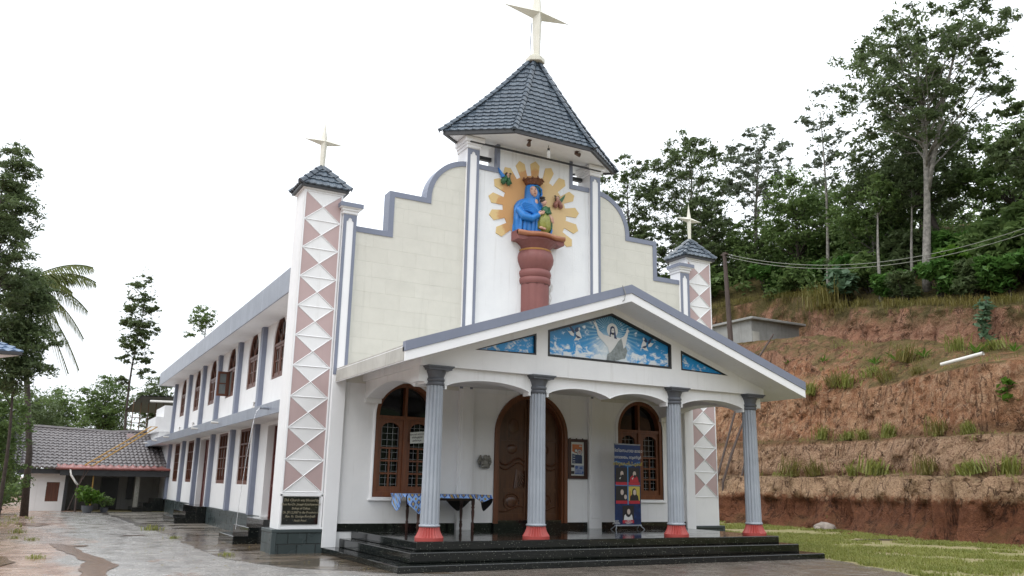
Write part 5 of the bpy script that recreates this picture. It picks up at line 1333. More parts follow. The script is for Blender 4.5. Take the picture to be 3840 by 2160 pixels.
def tree(name, base, h, crown_c, crown_r, label, n_clump=16, n_leaf=5000, ln=0.42, wd=0.18, leaf='leaf_dark', bark='bark_pale', tr=0.22, seed=0, lean=(0,0), fork=0.5, clump=0.34, group=None, cat='tree', shell=0.5, droop=0.0, extra=(), fill=0.12, wob=0.02, second=None):
    rng = np.random.default_rng(seed+11); rr = random.Random(seed+5)
    base = (base[0],base[1],base[2])
    o = thing(name, label, cat, base, group)
    cc = np.array(crown_c,float); cr = np.array(crown_r,float)
    cs=[]; rs=[]
    tries=0
    while len(cs) < n_clump and tries < 3000:
        tries+=1
        d = rng.normal(size=3); d/=np.linalg.norm(d); r = shell+(1-shell)*rng.random()
        p = d*r*0.85
        if p[2] < -0.75: continue
        if all(np.linalg.norm(p-q) > 0.32 for q in cs) or tries>800:
            cs.append(p); rs.append(clump*(0.65+0.7*rng.random()))
    C = [cc+p*cr for p in cs]; Rd = [np.array([cr.min()*k, cr.min()*k, cr.min()*k*0.62]) for k in rs]
    for (ex,ey,ez,er) in extra: C.append(np.array([ex,ey,ez])); Rd.append(np.array([er,er,er*0.7]))
    vol = np.array([r.prod() for r in Rd])**0.7; nf = int(n_leaf*fill)
    cnt = np.maximum(20,(vol/vol.sum()*(n_leaf-nf)).astype(int)).tolist()
    # twig-end sprays around each clump so that the outline breaks up
    SC=[];SR=[];SN=[]
    for c,rd,cn_ in zip(C,Rd,cnt):
        k = 7; per = cn_//k
        for _ in range(k):
            d = rng.normal(size=3); d/=np.linalg.norm(d); SC.append(c+d*rd*rng.uniform(0.35,1.05)); q = rng.uniform(0.28,0.55); SR.append(np.array([rd[0]*q,rd[1]*q,rd[2]*q*0.8])); SN.append(per)
    if nf: SC.append(cc); SR.append(cr*0.92); SN.append(nf)
    V,F = leaves(rng, SC, SR, SN, ln, wd, droop=droop)
    # trunk with limbs reaching the clumps
    m = MB(); top = cc + np.array([0,0,cr[2]*0.35]); b = np.array(base,float)
    def tp(t):
        w_ = np.array([math.sin(t*5+seed)*wob*h*t, math.cos(t*4+seed)*wob*h*t, 0])
        return b + (top-b)*t + w_
    N=14; tpts=[tp(i/N) for i in range(N+1)]; tpts[0] = b-np.array([0,0,0.4])
    m.tube(tpts,[tr*(1-0.85*(i/N)**0.9) for i in range(N+1)],9)
    if second:
        p0 = tp(second[0]); q_ = np.array(second[1]); m_ = p0*0.45+q_*0.55+np.array([0,0.3,-0.4])
        m.tube([p0,p0*0.6+m_*0.4,m_,m_*0.4+q_*0.6,q_],[tr*0.5,tr*0.46,tr*0.36,tr*0.22,tr*0.08],8)
    for k,(c,rd) in enumerate(zip(C,Rd)):
        hd = math.hypot(c[0]-base[0], c[1]-base[1])
        t0 = min(0.94,max(fork+0.03*rr.random(), (c[2]-base[2]-hd*0.85)/(top[2]-base[2])))
        p0 = tp(t0); mid = (p0+c)/2 + np.array([rr.uniform(-.35,.35),rr.uniform(-.35,.35),rr.uniform(-.1,.35)])
        r0 = tr*(0.55-0.42*t0)*0.75
        m.tube([p0,p0*0.45+mid*0.55,mid,mid*0.4+c*0.6,c],[r0,r0*0.75,r0*0.5,r0*0.32,r0*0.14],5)
        for q in range(3):
            e = c + rng.normal(size=3)*rd*0.6
            m.tube([mid*0.4+c*0.6, e],[r0*0.22,r0*0.07],4)
    m.build("trunk", M[bark], o, smooth=True, flip=False)
    npmesh("crown", V, F, M[leaf], o)
    return o
G_H = "trees on the hillside above the cut bank"
tz = terrain
def hb(x,y): return (x,y,tz(x,y)-0.1)
tree("shade_tree", (27.6,7.0,tz(27.6,7.0)), 16, (28,6.3,23.3), (4.2,5.0,5.2), "tallest hillside tree with pale forked trunk and wide airy crown", 58, 17000, 0.27, 0.115, 'leaf_dark','bark_pale',0.25,1,wob=0.028,second=(0.38,(28,3.6,26.2)),fork=0.42,clump=0.21,group=G_H,shell=0.3, extra=((28,2.4,26.2,1.1),(28,1.8,25.0,0.9),(28,10.6,26.4,1.2),(28,11.2,24.2,1.1),(28,2.4,22.8,0.9)))
tree("dense_tree", hb(31,7.8), 11, (31,9.8,20.0), (3.2,4.4,3.9), "dense dark round-crowned tree directly behind the pale forked trunk", 40, 13000, 0.27,0.12,'leaf_dark','bark_dark',0.25,2,fork=0.5,fill=0.34,clump=0.3,group=G_H)
tree("dense_tree", hb(32.5,4.5), 8, (32.5,5.0,18.4), (2.4,3.2,3.4), "dense dark tree between the pale forked trunk and the right picture edge", 26, 8000, 0.27,0.12,'leaf_mid','bark_dark',0.2,3,clump=0.32,group=G_H)
tree("airy_tree", hb(33,24), 13, (33,23.4,24.6), (2.6,3.2,4.4), "airy fork-branched tree with visible limbs rising right of the far pier star", 44, 5600, 0.27,0.12,'leaf_grey','bark_pale',0.2,4,fork=0.30,clump=0.22,group=G_H,shell=0.45)
tree("broad_tree", hb(33,31.5), 13, (33,30.8,25.6), (3.6,4.8,5.0), "broad leafy tree directly behind the far striped pier's star", 50, 12500, 0.29,0.125,'leaf_dark','bark_pale',0.25,5,fork=0.33,clump=0.24,group=G_H)
tree("broad_tree", hb(31,37), 11, (31,36.8,26.0), (3.0,3.9,4.8), "leafy tree showing right beside the tower eave, half hidden by the church", 40, 8600, 0.29,0.125,'leaf_dark','bark_dark',0.2,6,fork=0.38,clump=0.25,group=G_H)
tree("slender_tree", hb(30,15.2), 13, (30,14.7,23.6), (1.3,1.7,4.8), "slender sparse tree with a thin straight trunk left of the tallest tree", 24, 1700, 0.27,0.13,'leaf_grey','bark_pale',0.13,7,fork=0.3,clump=0.3,group=G_H,shell=0.4)
tree("bushy_tree", hb(32,19.3), 7, (32,19.0,19.8), (2.6,3.2,4.0), "bushy tree filling the gap below the slender sparse tree", 32, 9000, 0.28,0.125,'leaf_mid','bark_dark',0.18,8,fork=0.3,fill=0.34,clump=0.3,group=G_H)
tree("bushy_tree", hb(30.5,12.0), 6, (30.5,12.2,17.6), (2.4,3.0,3.4), "bushy dark tree low between the slender tree and the pale forked trunk", 30, 9000, 0.27,0.12,'leaf_mid','bark_pale',0.16,9,fork=0.3,fill=0.34,clump=0.3,group=G_H)
tree("edge_tree", hb(28,1.6), 7, (28,1.1,17.6), (2.0,2.3,2.8), "half-cropped tree standing at the right picture edge", 24, 5600, 0.27,0.12,'leaf_dark','bark_pale',0.15,10,fork=0.4,clump=0.3,group=G_H)
tree("low_tree", hb(31,27.5), 8, (31,27.6,20.4), (2.2,3.2,3.8), "dark low tree showing above the far striped pier's roof", 28, 7000, 0.28,0.125,'leaf_dark','bark_dark',0.18,12,fork=0.35,clump=0.3,group=G_H)
tree("low_tree", hb(31,34.5), 8, (31,34.0,20.4), (2.2,3.4,3.8), "dark low tree seen over the right cream gable shoulder", 28, 6600, 0.28,0.125,'leaf_dark','bark_dark',0.18,13,fork=0.35,clump=0.3,group=G_H)
tree("low_tree", hb(33,24.6), 5, (33,24.4,18.6), (2.4,3.6,2.6), "low bushy tree at the foot of the airy forked tree", 30, 8000, 0.28,0.125,'leaf_mid','bark_dark',0.16,41,fork=0.3,clump=0.3,group=G_H,fill=0.3)
tree("low_tree", hb(34,29.0), 6, (34,29.5,20.0), (2.4,3.4,3.0), "low bushy tree behind the far pier's star", 28, 7000, 0.28,0.125,'leaf_dark','bark_dark',0.16,42,fork=0.3,clump=0.3,group=G_H,fill=0.3)
tree("far_tree", hb(38,14), 10, (38,13.5,22.0), (3.2,4.8,4.6), "rear tree seen between the slender tree and the dense round tree", 34, 7600, 0.32,0.14,'leaf_dark','bark_dark',0.2,14,fork=0.35,clump=0.3,group=G_H)
tree("far_tree", hb(38,6), 10, (38,5.0,20.8), (3.2,4.6,4.6), "rear tree filling the gap right of the dense round tree", 34, 7600, 0.32,0.14,'leaf_mid','bark_dark',0.2,15,fork=0.35,clump=0.3,group=G_H)
tree("far_tree", hb(38,22), 8, (38,22,21.6), (3.0,4.4,3.6), "rear tree showing through the limbs of the airy forked tree", 28, 4800, 0.32,0.14,'leaf_dark','bark_dark',0.2,16,fork=0.35,clump=0.3,group=G_H)
tree("thin_tree", hb(27.0,9.3), 8, (27.4,9.3,17.6), (1.0,1.2,1.5), "thin white-barked sapling trunk left of the pale forked trunk", 12, 1700, 0.25,0.11,'leaf_mid','bark_pale',0.11,17,fork=0.7,clump=0.4,group=G_H)
tree("thin_tree", hb(28.5,8.4), 8, (28.8,8.2,18.0), (1.0,1.2,1.4), "thin pale trunk almost touching the forked tree on its left", 12, 1700, 0.25,0.11,'leaf_dark','bark_pale',0.10,18,fork=0.7,clump=0.4,group=G_H)
# shrubs at the top of the bank
G_S = "glossy shrubs along the top of the cut bank"
def shrub_proto(name, label, seed, n, ln, wd, leaf, rad=(0.9,1.1,0.85), droop=0.35):
    rng = np.random.default_rng(seed); o = thing(name, label, "shrub", (0,0,0), G_S)
    k = 9; C = [np.array([rng.uniform(-.6,.6)*rad[0],rng.uniform(-.6,.6)*rad[1],rad[2]*(0.45+0.9*rng.random())]) for _ in range(k)]
    Rd = [np.array([0.5,0.5,0.36])*rng.uniform(0.7,1.2)*rad[2] for _ in range(k)]
    V,F = leaves(rng, C, Rd, [n//k]*k, ln, wd, flat=0.8, droop=droop)
    m = MB()
    for c in C: m.tube([(c[0]*0.1,c[1]*0.1,-0.15),(c[0]*0.5,c[1]*0.5,c[2]*0.5),tuple(c)],[0.035,0.025,0.01],5)
    m.build("stems", M['bark_dark'], o, flip=False); npmesh("foliage", V, F, M[leaf], o)
    return o
SP = [shrub_proto("shrub","",21,1500,0.30,0.13,'leaf_bush'), shrub_proto("shrub","",22,1300,0.34,0.14,'leaf_mid',(1.1,1.2,1.0)), shrub_proto("shrub","",23,1500,0.28,0.12,'leaf_dark',(1.0,1.0,1.1))]
shr = [(26.9,21.5,1.5,0),(26.6,18.4,1.35,1),(27.2,16.6,1.4,0),(26.5,14.6,1.3,2),(27.6,12.6,1.5,0),(26.7,11.2,0.95,2),(28.0,10.6,1.4,1),(26.9,8.5,1.1,0),(26.4,7.4,0.95,2),(26.8,5.7,1.35,0),(27.9,4.6,1.7,1),(26.6,3.9,1.15,2),(26.8,2.3,1.5,0),(28.2,2.2,1.8,1),(27.0,0.5,1.5,0),(28.4,0.0,1.8,1),(27.0,-1.6,1.5,2),(28.5,24.5,1.6,1),(29.0,20.0,1.8,0),(29.3,17.6,1.7,1),(29.5,14.5,1.7,0),(29.8,9.3,1.6,2),(29.6,6.2,1.8,0),(30.2,3.4,2.0,1),(27.4,25.5,1.4,0),(28.0,29.0,1.6,1),(27.0,-4.5,1.6,0),(29.5,-3,1.9,1)]
SL = ["glossy dark green shrub behind the cement hut at the far left of the bank top","broad shrub second from the hut along the bank top","rounded glossy shrub above the cement hut roof","dark low shrub beside the dry grass clump","large glossy shrub behind the blue-green broadleaf bush","small dark shrub touching the blue-green broadleaf bush","mid green shrub left of the thin white-barked trunk","glossy shrub right of the thin white-barked trunk","small dark shrub hanging over the bank edge below the pale forked trunk","glossy shrub at the foot of the pale forked trunk","large mid green shrub right of the pale forked trunk","dark shrub on the bank edge right of the forked trunk","glossy arching shrub over the hanging vine","large shrub behind the glossy arching shrub","glossy shrub second from the right picture edge","tall shrub standing behind the second shrub from the right","dark shrub at the right picture edge","rear shrub far left behind the utility pole","rear shrub behind the broad second shrub","rear shrub under the airy forked tree","rear shrub under the slender sparse tree","dark rear shrub left of the forked trunk base","rear shrub behind the forked trunk base","big rear shrub on the right slope","shrub beyond the utility pole, nearest the church pier","farthest shrub seen past the church pier","shrub just outside the right picture edge","rear shrub just outside the right picture edge"]
for k,(x,y,s,p) in enumerate(shr):
    o = SP[p]
    x += cutoff(y); loc = (x,y,tz(x,y)-0.05)
    if not o.get('used'):
        o['used'] = 1; o.location = loc; o.scale = (s,)*3; o.rotation_euler = (0,0,k*1.3); o['wp'] = loc; o['label'] = SL[k]
    else: dup_thing(o, loc, k*1.3, s, SL[k], G_S)
for o in SP: del o['used']
# undergrowth that reads as one mass behind the shrubs
rng = np.random.default_rng(91); C=[];Rd=[]
for _ in range(330):
    x = rng.uniform(30,46); y = rng.uniform(-4,40); r = rng.uniform(0.7,1.5); C.append((x,y,tz(x,y)+r*0.55)); Rd.append((r,r,r*0.9))
V,F = leaves(rng, C, Rd, [75]*len(C), 0.42, 0.18, flat=0.7, droop=0.3)
struct(npmesh("undergrowth", V, F, M['leaf_mid']), 'stuff')
# blue-green broadleaf bush and hanging creeper
def leafy(name, label, cat, loc, C, Rd, cnt, ln, wd, leaf, stems, group=None, seed=0, droop=0.2):
    o = thing(name, label, cat, loc, group); rng = np.random.default_rng(seed+300)
    L0 = np.array(loc); V,F = leaves(rng, [L0+np.array(c) for c in C], Rd, cnt, ln, wd, flat=0.9, droop=droop)
    m = MB()
    for s in stems: m.tube([tuple(L0+np.array(q)) for q in s], [0.03-0.02*i/(len(s)-1) for i in range(len(s))], 5)
    m.build("stem", M['bark_dark'], o, flip=False); npmesh("foliage", V, F, M[leaf], o); return o
x,y = 26.0,10.9; z = tz(x,y)
leafy("broadleaf_bush","blue-green bush with big pale leaves on the edge of the bank","shrub",(x,y,z),[(0,0,1.1),(-.2,.3,1.7),(0.1,-.3,1.5)],[(0.8,0.8,0.6),(0.5,0.5,0.5),(0.5,0.5,0.4)],[150,60,60],0.42,0.36,'leaf_blue',[[(0,0,-.2),(0,0,1.3)]],seed=1)
x,y = 25.0,2.0; z = tz(x,y)
leafy("hanging_creeper","pale-leaved creeper hanging down the upper cut of the bank","creeper",(24.0,2.0,8.3),[(0.2,0,1.2),(0,0.1,0.6),(-.1,-.1,0.0)],[(0.4,0.4,0.5),(0.35,0.35,0.5),(0.3,0.3,0.4)],[60,55,40],0.30,0.2,'leaf_blue',[[(0.3,0,1.6),(0,0,0)]],seed=2,droop=0.9)
x,y = 26.3,5.6; z = tz(x,y)
leafy("yellowing_sapling","sapling with large yellow-green leaves beside the pale forked trunk","sapling",(27.0,5.2,tz(27.0,5.2)),[(0,0,2.1),(0.1,-.4,1.8)],[(0.7,0.8,0.35),(0.5,0.6,0.3)],[70,50],0.5,0.34,'leaf_bright',[[(0,0,-.2),(0,0,2.0)]],seed=3,droop=0.6)
x,y = 18.8,-1.7
leafy("papaya_sapling","green lobed-leaf sapling growing from the ledge at the right picture edge","sapling",(x,y,tz(x,y)-0.1),[(0,0,0.4),(0.05,0.1,0.75),(-.05,-.1,1.0)],[(0.35,0.35,0.25),(0.3,0.3,0.2),(0.22,0.22,0.15)],[26,22,14],0.34,0.22,'leaf_bright',[[(0,0,-.2),(0,0,1.1)]],seed=4,droop=0.8)
# grass tufts, ferns
def tuft_mesh(n, h, spread, wdt, rng, lean=0.6):
    V=[];F=[]
    for k in range(n):
        a = rng.uniform(0,6.283); l = rng.uniform(0.55,1.1)*h; le = rng.uniform(0.1,1)*lean
        bx_,by_ = rng.normal(0,spread,2); sd = np.array([-math.sin(a),math.cos(a),0])*wdt
        dr = np.array([math.cos(a),math.sin(a),0])
        pts = [np.array([bx_,by_,-0.03]), np.array([bx_,by_,0])+dr*l*le*0.35+np.array([0,0,l*0.6]), np.array([bx_,by_,0])+dr*l*le*0.95+np.array([0,0,l*(0.95-0.5*le)])]
        o = len(V); V += [pts[0]-sd,pts[0]+sd,pts[1]+sd*0.8,pts[1]-sd*0.8,pts[2]+sd*0.1,pts[2]-sd*0.1]
        F += [(o,o+1,o+2,o+3),(o+3,o+2,o+4,o+5)]
    return V,F
rng = np.random.default_rng(5)
G_T = "grass tufts growing on the ledges of the cut bank"
def tuft(name,label,leaf,n,h,spread,w_,lean,group,cat="grass tuft"):
    V,F = tuft_mesh(n,h,spread,w_,rng,lean); o = npmesh(name, V, F, M[leaf]); tag(o,label,cat,group); return o
TP = [tuft("grass_tuft","",'leaf_grass',90,0.62,0.13,0.012,0.9,G_T), tuft("grass_tuft","",'leaf_dry',90,0.65,0.15,0.012,1.0,G_T), tuft("grass_tuft","",'leaf_grass',110,0.5,0.2,0.015,1.1,G_T)]
def on_bank(yy, k):  # a point on the front edge of a ledge
    p = profile(yy); return p[k]
tl = [("ledge2",8.3,0),("ledge2",6.9,2),("ledge2",6.0,0),("ledge2",4.4,0),("ledge2",1.1,1),("ledge2",-0.5,0),("ledge1",8.9,1),("ledge1",7.6,1),("ledge1",5.5,0),("ledge1",3.9,2),("ledge1",0.6,1),("ledge1",-1.3,2),("ledge1",-2.4,0),("ledge3",5.2,1),("ledge3",3.2,1),("ledge3",7.6,2),("ledge3",-3.2,2),("slope",9.5,0),("slope",6.4,2),("slope",4.9,1),("slope",2.6,0),("slope",8.2,1),("slope",1.2,2)]
nm = {"ledge2":"second","ledge1":"lowest","ledge3":"third"}
cntd={}
ordn = ["leftmost","second from the left","third from the left","fourth from the left","fifth from the left","sixth from the left","seventh from the left"]
for lg in ("ledge1","ledge2","ledge3","slope"):
    its = sorted([t_ for t_ in tl if t_[0]==lg], key=lambda t_: -t_[1])
    for j,(l_,y,p) in enumerate(its):
        pr_ = profile(y)
        if lg=="ledge1": x,z = pr_[4][0]-0.25, pr_[4][1]
        elif lg=="ledge2": x,z = pr_[7][0]-0.2, pr_[7][1]
        elif lg=="ledge3": x,z = pr_[9][0]+0.35, pr_[9][1]+0.15
        else: x = 21.4+0.35*j; z = tz(x,y)
        where = "on the bank's %s ledge"%nm[lg] if lg in nm else "on the shelf below the upper cut"
        lab = "%s tuft, %s %s"%(("green","dry","bushy")[p], ordn[j], where)
        o = TP[p]; s = 1.35+0.4*math.sin(j*2.1+p)
        if not o.get('used'): o['used']=1; o['label']=lab
        else: o = o.copy(); COL.objects.link(o); o['label']=lab
        o.location=(x,y,z+0.02); o.rotation_euler=(0,0.25,j*1.7); o.scale=(s,s,s); o['wp']=(x,y,z)
for o in list(sc.objects):
    if 'used' in o: del o['used']
dg = tuft("dry_grass_clump","tall dry yellow grass clump on the bank top above the hut",'leaf_dry',420,1.7,0.55,0.018,0.7,None,"grass clump"); dg.location=(25.9,11.9,tz(25.9,11.9)-0.1)
V,F=[],[]
for k in range(420):     # dry grass fringe on the lip of the upper cut
    y = rng.uniform(-3,24); x = 25.0+0.02*min(y,20)+cutoff(y)+rng.uniform(-0.2,0.9); v,f = tuft_mesh(7,0.55,0.12,0.014,rng,1.2); o=len(V)
    z = tz(x,y); V += [q+np.array([x,y,z+0.05]) for q in v]; F += [tuple(i+o for i in g_) for g_ in f]
struct(npmesh("dry_grass_fringe", V, F, M['leaf_dry']),'stuff')
V,F=[],[]; VD,FD=[],[]
for k in range(520):
    y = rng.uniform(-6,14); zone = rng.random(); p_ = profile(y)
    if zone<0.55: x = rng.uniform(p_[9][0]+0.2, 24.0)
    elif zone<0.7: x = rng.uniform(p_[3][0]+0.3,p_[4][0])
    elif zone<0.85: x = rng.uniform(p_[6][0]+0.2,p_[7][0])
    else: x = rng.uniform(p_[1][0],p_[9][0])
    if mn.noise(Vector((x*0.5,y*0.5,9))) < -0.05: continue
    v,f = tuft_mesh(5,rng.uniform(0.15,0.42),0.10,0.010,rng,1.2); z = tz(x,y)
    A,B_ = (V,F) if rng.random()<0.5 else (VD,FD); o=len(A); A += [q+np.array([x,y,z]) for q in v]; B_ += [tuple(i+o for i in g_) for g_ in f]
struct(npmesh("bank_weeds", V, F, M['leaf_grass']),'stuff'); struct(npmesh("dry_bank_weeds", VD, FD, M['leaf_dry']),'stuff')
def fern():
    V=[];F=[]; r2=np.random.default_rng(8)
    for k in range(9):
        a=k*0.7+r2.uniform(-.2,.2); l=r2.uniform(0.4,0.6); el=r2.uniform(0.5,1.1); d=np.array([math.cos(a)*math.cos(el),math.sin(a)*math.cos(el),math.sin(el)])
        sd=np.array([-math.sin(a),math.cos(a),0])*0.055
        o=len(V); V+=[d*0.02,d*l*0.5+sd,d*l*np.array([1.05,1.05,0.85]),d*l*0.5-sd]; F+=[(o,o+1,o+2,o+3)]
    return V,F
V,F = fern(); fp = npmesh("young_plant", V, F, M['leaf_bright']); G_F="bright young plants in a row below the upper cut"
spots=[(22.7,9.7),(22.6,6.6),(22.6,5.5),(22.7,5.1),(22.6,4.1),(22.5,1.6),(22.5,0.0),(22.8,12.0)]
fl=["bright green young plant below the hut's right end","bright young plant standing alone in the row under the upper cut, second from the hut","bright young plant, left one of the close pair in the row","bright young plant, right one of the close pair in the row","bright young plant just right of the close pair in the row","bright young plant above the white pipe","bright young plant at the right picture edge of the row","bright young plant in front of the cement hut wall"]
for k,(x,y) in enumerate(spots):
    o = fp if k==0 else fp.copy()
    if k: COL.objects.link(o)
    o.location=(x,y,tz(x,y)+0.03); o.rotation_euler=(0,0,k); o.scale=(1.0+0.15*(k%3),)*3; tag(o,fl[k],"plant",G_F)
# yard grass on the right and weeds by the road
V=[];F=[]
def gfield(n, xr, yr, test, h, leafw):
    pts=0
    for _ in range(n*6):
        x=rng.uniform(*xr); y=rng.uniform(*yr)
        q = mn.fractal(Vector((x*0.38,y*0.38,1.7)),1.0,2.0,3)
        if not test(x,y,q): continue
        v,f = tuft_mesh(6,h*rng.uniform(0.6,1.3),0.06,leafw,rng,1.3); o=len(V)
        V.extend([t_+np.array([x,y,0.0]) for t_ in v]); F.extend([tuple(i+o for i in g_) for g_ in f]); pts+=1
        if pts>=n: break
er = [(a,b) for a,b in edge_r]
def right_of_road(x,y):
    if y>-3.6: return x>5.7
    for (x0,y0),(x1,y1) in zip(er[:-1],er[1:]):
        if y1<=y<=y0: return x > x0+(x1-x0)*(y0-y)/max(1e-6,y0-y1)+0.15
    return x>4
gfield(15000,(3.5,18.5),(-9.5,14),lambda x,y,q: right_of_road(x,y) and x<bx(y)-0.1 and q+0.25*mn.noise(Vector((x*1.3,y*1.3,0)))>-0.09+0.34*(rng.random()-0.5),0.12,0.010)
struct(npmesh("yard_grass", V, F, M['leaf_grass']),'stuff')
V=[];F=[]
gfield(60,(-13.5,-11.2),(9,20),lambda x,y,q: True,0.12,0.01)
struct(npmesh("roadside_grass", V, F, M['leaf_grass']),'stuff')
G_W="small weeds along the wet road"
wp = tuft("weed_tuft","",'leaf_grass',45,0.16,0.10,0.008,1.4,G_W,"weed")
ws=[(-11.6,8.7,1.0,"farthest small weed on the red mud at the left picture edge"),(-11.6,6.3,0.7,"tiny weed on the red mud nearer than the farthest one"),(-11.2,5.6,0.7,"tiny weed on the mud beside the wet road"),(-7.95,9.6,1.5,"spreading grass weed at the end of the dark gully"),(-7.9,5.5,0.8,"small weed in the crack between road and concrete"),(-7.58,-0.1,0.7,"small yellowish weed at the road edge near the pier base"),(-11.15,0.1,0.8,"small weed in the foreground mud")]
for k,(x,y,s,lab) in enumerate(ws):
    o = wp if k==0 else wp.copy()
    if k: COL.objects.link(o)
    o.location=(x,y,0.01); o.scale=(s*1.2,s*1.2,s); o.rotation_euler=(0,0,k); tag(o,lab,"weed",G_W)
# ================================================================== THINGS ON AND BEFORE THE BANK
hut = thing("cement_hut","low grey cement block hut with a flat slab roof on the bank terrace","hut",(24,15.8,10.0))
m = MB().box(24.0,27.9,15.8,20.2,9.2,11.22); m.build("wall",M['grey_concrete'],hut)
MB().box(23.75,28.2,15.5,20.5,11.222,11.36).build("roof_slab",M["grey_concrete"],hut,bevel=0.02)
m = MB().box(24.05,24.55,15.76,15.8,9.9,10.55); m.build("hatch",M['raw_concrete'],hut)
up = thing("utility_pole","weathered leaning wooden utility pole beside the cement hut","pole",(22.4,15.8,9.6))
MB().tube([(22.4,15.85,9.0),(22.4,16.1,15.1)],[0.16,0.11],9).build("shaft",M['stick'],up)
m = MB(); m.box(22.3,22.5,15.85,16.3,14.95,15.03); m.tube([(22.4,16.0,15.03),(22.4,16.0,15.15)],0.03,6); m.build("crossarm",M['stick'],up)
def sag(a,b,s,n=18): return [(a[0]+(b[0]-a[0])*i/n,a[1]+(b[1]-a[1])*i/n,a[2]+(b[2]-a[2])*i/n-s*4*(i/n)*(1-i/n)) for i in range(n+1)]
M['wire'] = plain('pale_wire',(0.27,0.28,0.235),0.5)
for k,(dz,lab) in enumerate(((0,"upper of the two pale wires sagging from the utility pole"),(-0.28,"lower of the two pale wires sagging from the utility pole"))):
    o = MB().tube(sag((22.4,16.1,15.05+dz*0.55),(27.4,-9.0,16.43+dz),3.02,30),0.015,4).build("overhead_wire",M['wire']); tag(o,lab,"wire","wires from the utility pole")
pp = thing("plastic_pipe","dirty white plastic pipe lying on the edge of the third ledge","pipe",(20.0,0.5,6.3))
MB().tube([(19.85,1.45,6.60),(19.87,0.5,6.73),(19.89,-0.30,6.84)],0.075,12,cap=False).build("pipe_wall",M['pvc'],pp,flip=False)
MB().tube([(19.852,1.445,6.60),(19.856,1.1,6.648)],0.068,10).build("pipe_mouth",M['black'],pp)
G_P="long poles leaning on the bank beside the far pier"
for pts,r,lab in (([(18.0,13.0,0.0),(18.4,13.0,2.2),(19.9,13.1,5.6),(21.4,13.2,8.0),(23.1,13.3,9.9)],0.06,"longest dark pole leaning on the bank, reaching above the porch roof"),
                  ([(18.3,12.6,0.0),(18.45,12.7,1.9),(19.2,12.8,3.3),(20.2,12.9,5.0)],0.07,"thick dark pole leaning beside the far pier, left of the reddish one"),
                  ([(18.72,12.5,0.0),(19.2,12.5,1.3),(20.1,12.6,3.5),(20.5,12.7,4.4)],0.055,"reddish-brown pole leaning on the bank just left of the last porch column")):
    tag(MB().tube(pts,[r]*(len(pts)-1)+[r*0.7],7).build("leaning_pole",M['stick']),lab,"pole",G_P)
def rock(loc, r, seed, label):
    m = MB().ball(loc,r,14,9,lambda d: 1+0.28*mn.noise(Vector((d[0]*1.6+seed,d[1]*1.6,d[2]*1.6)))); o = m.build("rock",M['rock'],smooth=0.5,at=loc); return tag(o,label,"rock")
M['rock'] = plain('pale_grey_rock',(0.33,0.28,0.24),0.9,var=0.4,scale=5,bump=0.6)
rock((17.3,5.55,0.12),(0.35,0.45,0.20),1.3,"pale grey boulder lying at the foot of the cut bank")
rock((16.9,5.6,0.06),(0.12,0.15,0.10),4.0,"small dark stone beside the pale boulder")
tag(MB().tube([(11.9,-0.2,0.04),(12.9,-0.1,0.05),(13.9,-0.35,0.04)],0.025,5).build("stick",M['stick']),"thin stick lying in the grass before the bank","stick")
rng2 = random.Random(12)
m = MB()
for _ in range(90):
    y = rng2.uniform(-8,12); x = bx(y)-abs(rng2.gauss(0.1,0.5)); r = rng2.uniform(0.03,0.10)
    m.ball((x,y,r*0.4),(r,r*1.2,r*0.7),6,4)
struct(m.build("soil_clods",M['bank'],smooth=True),'stuff')
# ================================================================== LEFT BACKGROUND
oh = thing("outbuilding","low whitewashed outbuilding with a sagging grey-brown tiled roof","house",(-11.75,26,0))
W_ = (lambda m,n,mat,p=oh,**k: m.build(n,mat,p,**k))
W_(MB().prism([(-11.75,0),(-10.12,0),(-10.12,1.95),(-11.75,1.75)],26.0,26.2,XZ,[[(-10.86,0.42),(-10.32,0.42),(-10.32,1.30),(-10.86,1.30)]]),"front_wall",M['white'])
W_(MB().box(-11.745,-11.55,26.21,31.5,0,1.9),"end_wall",M['white']); W_(MB().box(-10.3,-10.121,26.21,28.2,0,1.9),"return_wall",M['white'])
W_(MB().box(-10.29,0.5,28.2,28.4,0,2.6),"rear_wall",M['grey_concrete'])
sh = W_(MB().box(-10.85,-10.33,26.04,26.09,0.43,1.29),"shutter",M['side_wood'])
dr = W_(MB().box(-8.45,-7.65,28.14,28.199,0.0,1.55),"doorway",M['black']); W_(MB().box(-7.25,-6.95,28.15,28.199,0.5,1.8),"window",M['black'])
def tile_slope(p00,p10,p01,p11,rows,cols,sagf=0.0,th=0.03,amp=0.02):
    m=MB(); p00,p10,p01,p11=map(Vector,(p00,p10,p01,p11)); n=(p10-p00).cross(p01-p00).normalized(); n=n if n.z>0 else -n
    per=6
    def P(u,v,h): return p00.lerp(p10,u).lerp(p01.lerp(p11,u),v)+n*h-Vector((0,0,sagf*math.sin(math.pi*u)*(0.4+0.6*v)))
    for i in range(rows):
        v0,v1=i/rows,min(1,(i+1.25)/rows); o=len(m.v); V=[];F=[]
        for k in range(cols*per+1):
            u=k/(cols*per); ph=(k%per)/per; hh=amp*math.cos(2*math.pi*ph)+0.006*math.sin(k*0.7+i*3)
            V+=[P(u,v0,th+hh),P(u,v0,hh-0.02),P(u,v1,hh*0.5)]
        for k in range(cols*per): a=3*k; F+=[(a,a+3,a+5,a+2),(a+1,a+4,a+3,a)]
        m.add(V,F)
    return m
W_(tile_slope((-12.35,25.3,1.98),(-2.0,25.3,2.05),(-12.45,32.2,4.12),(-2.0,32.2,4.35),14,52,0.22,0.05,0.028),"roof",M['tile_grey'],flip=False)
W_(MB().prism([(-12.38,1.9),(-12.3,1.9),(-12.4,4.1),(-12.48,4.1)],25.6,32.3,XZ),"gable_board",M['dark_metal'])
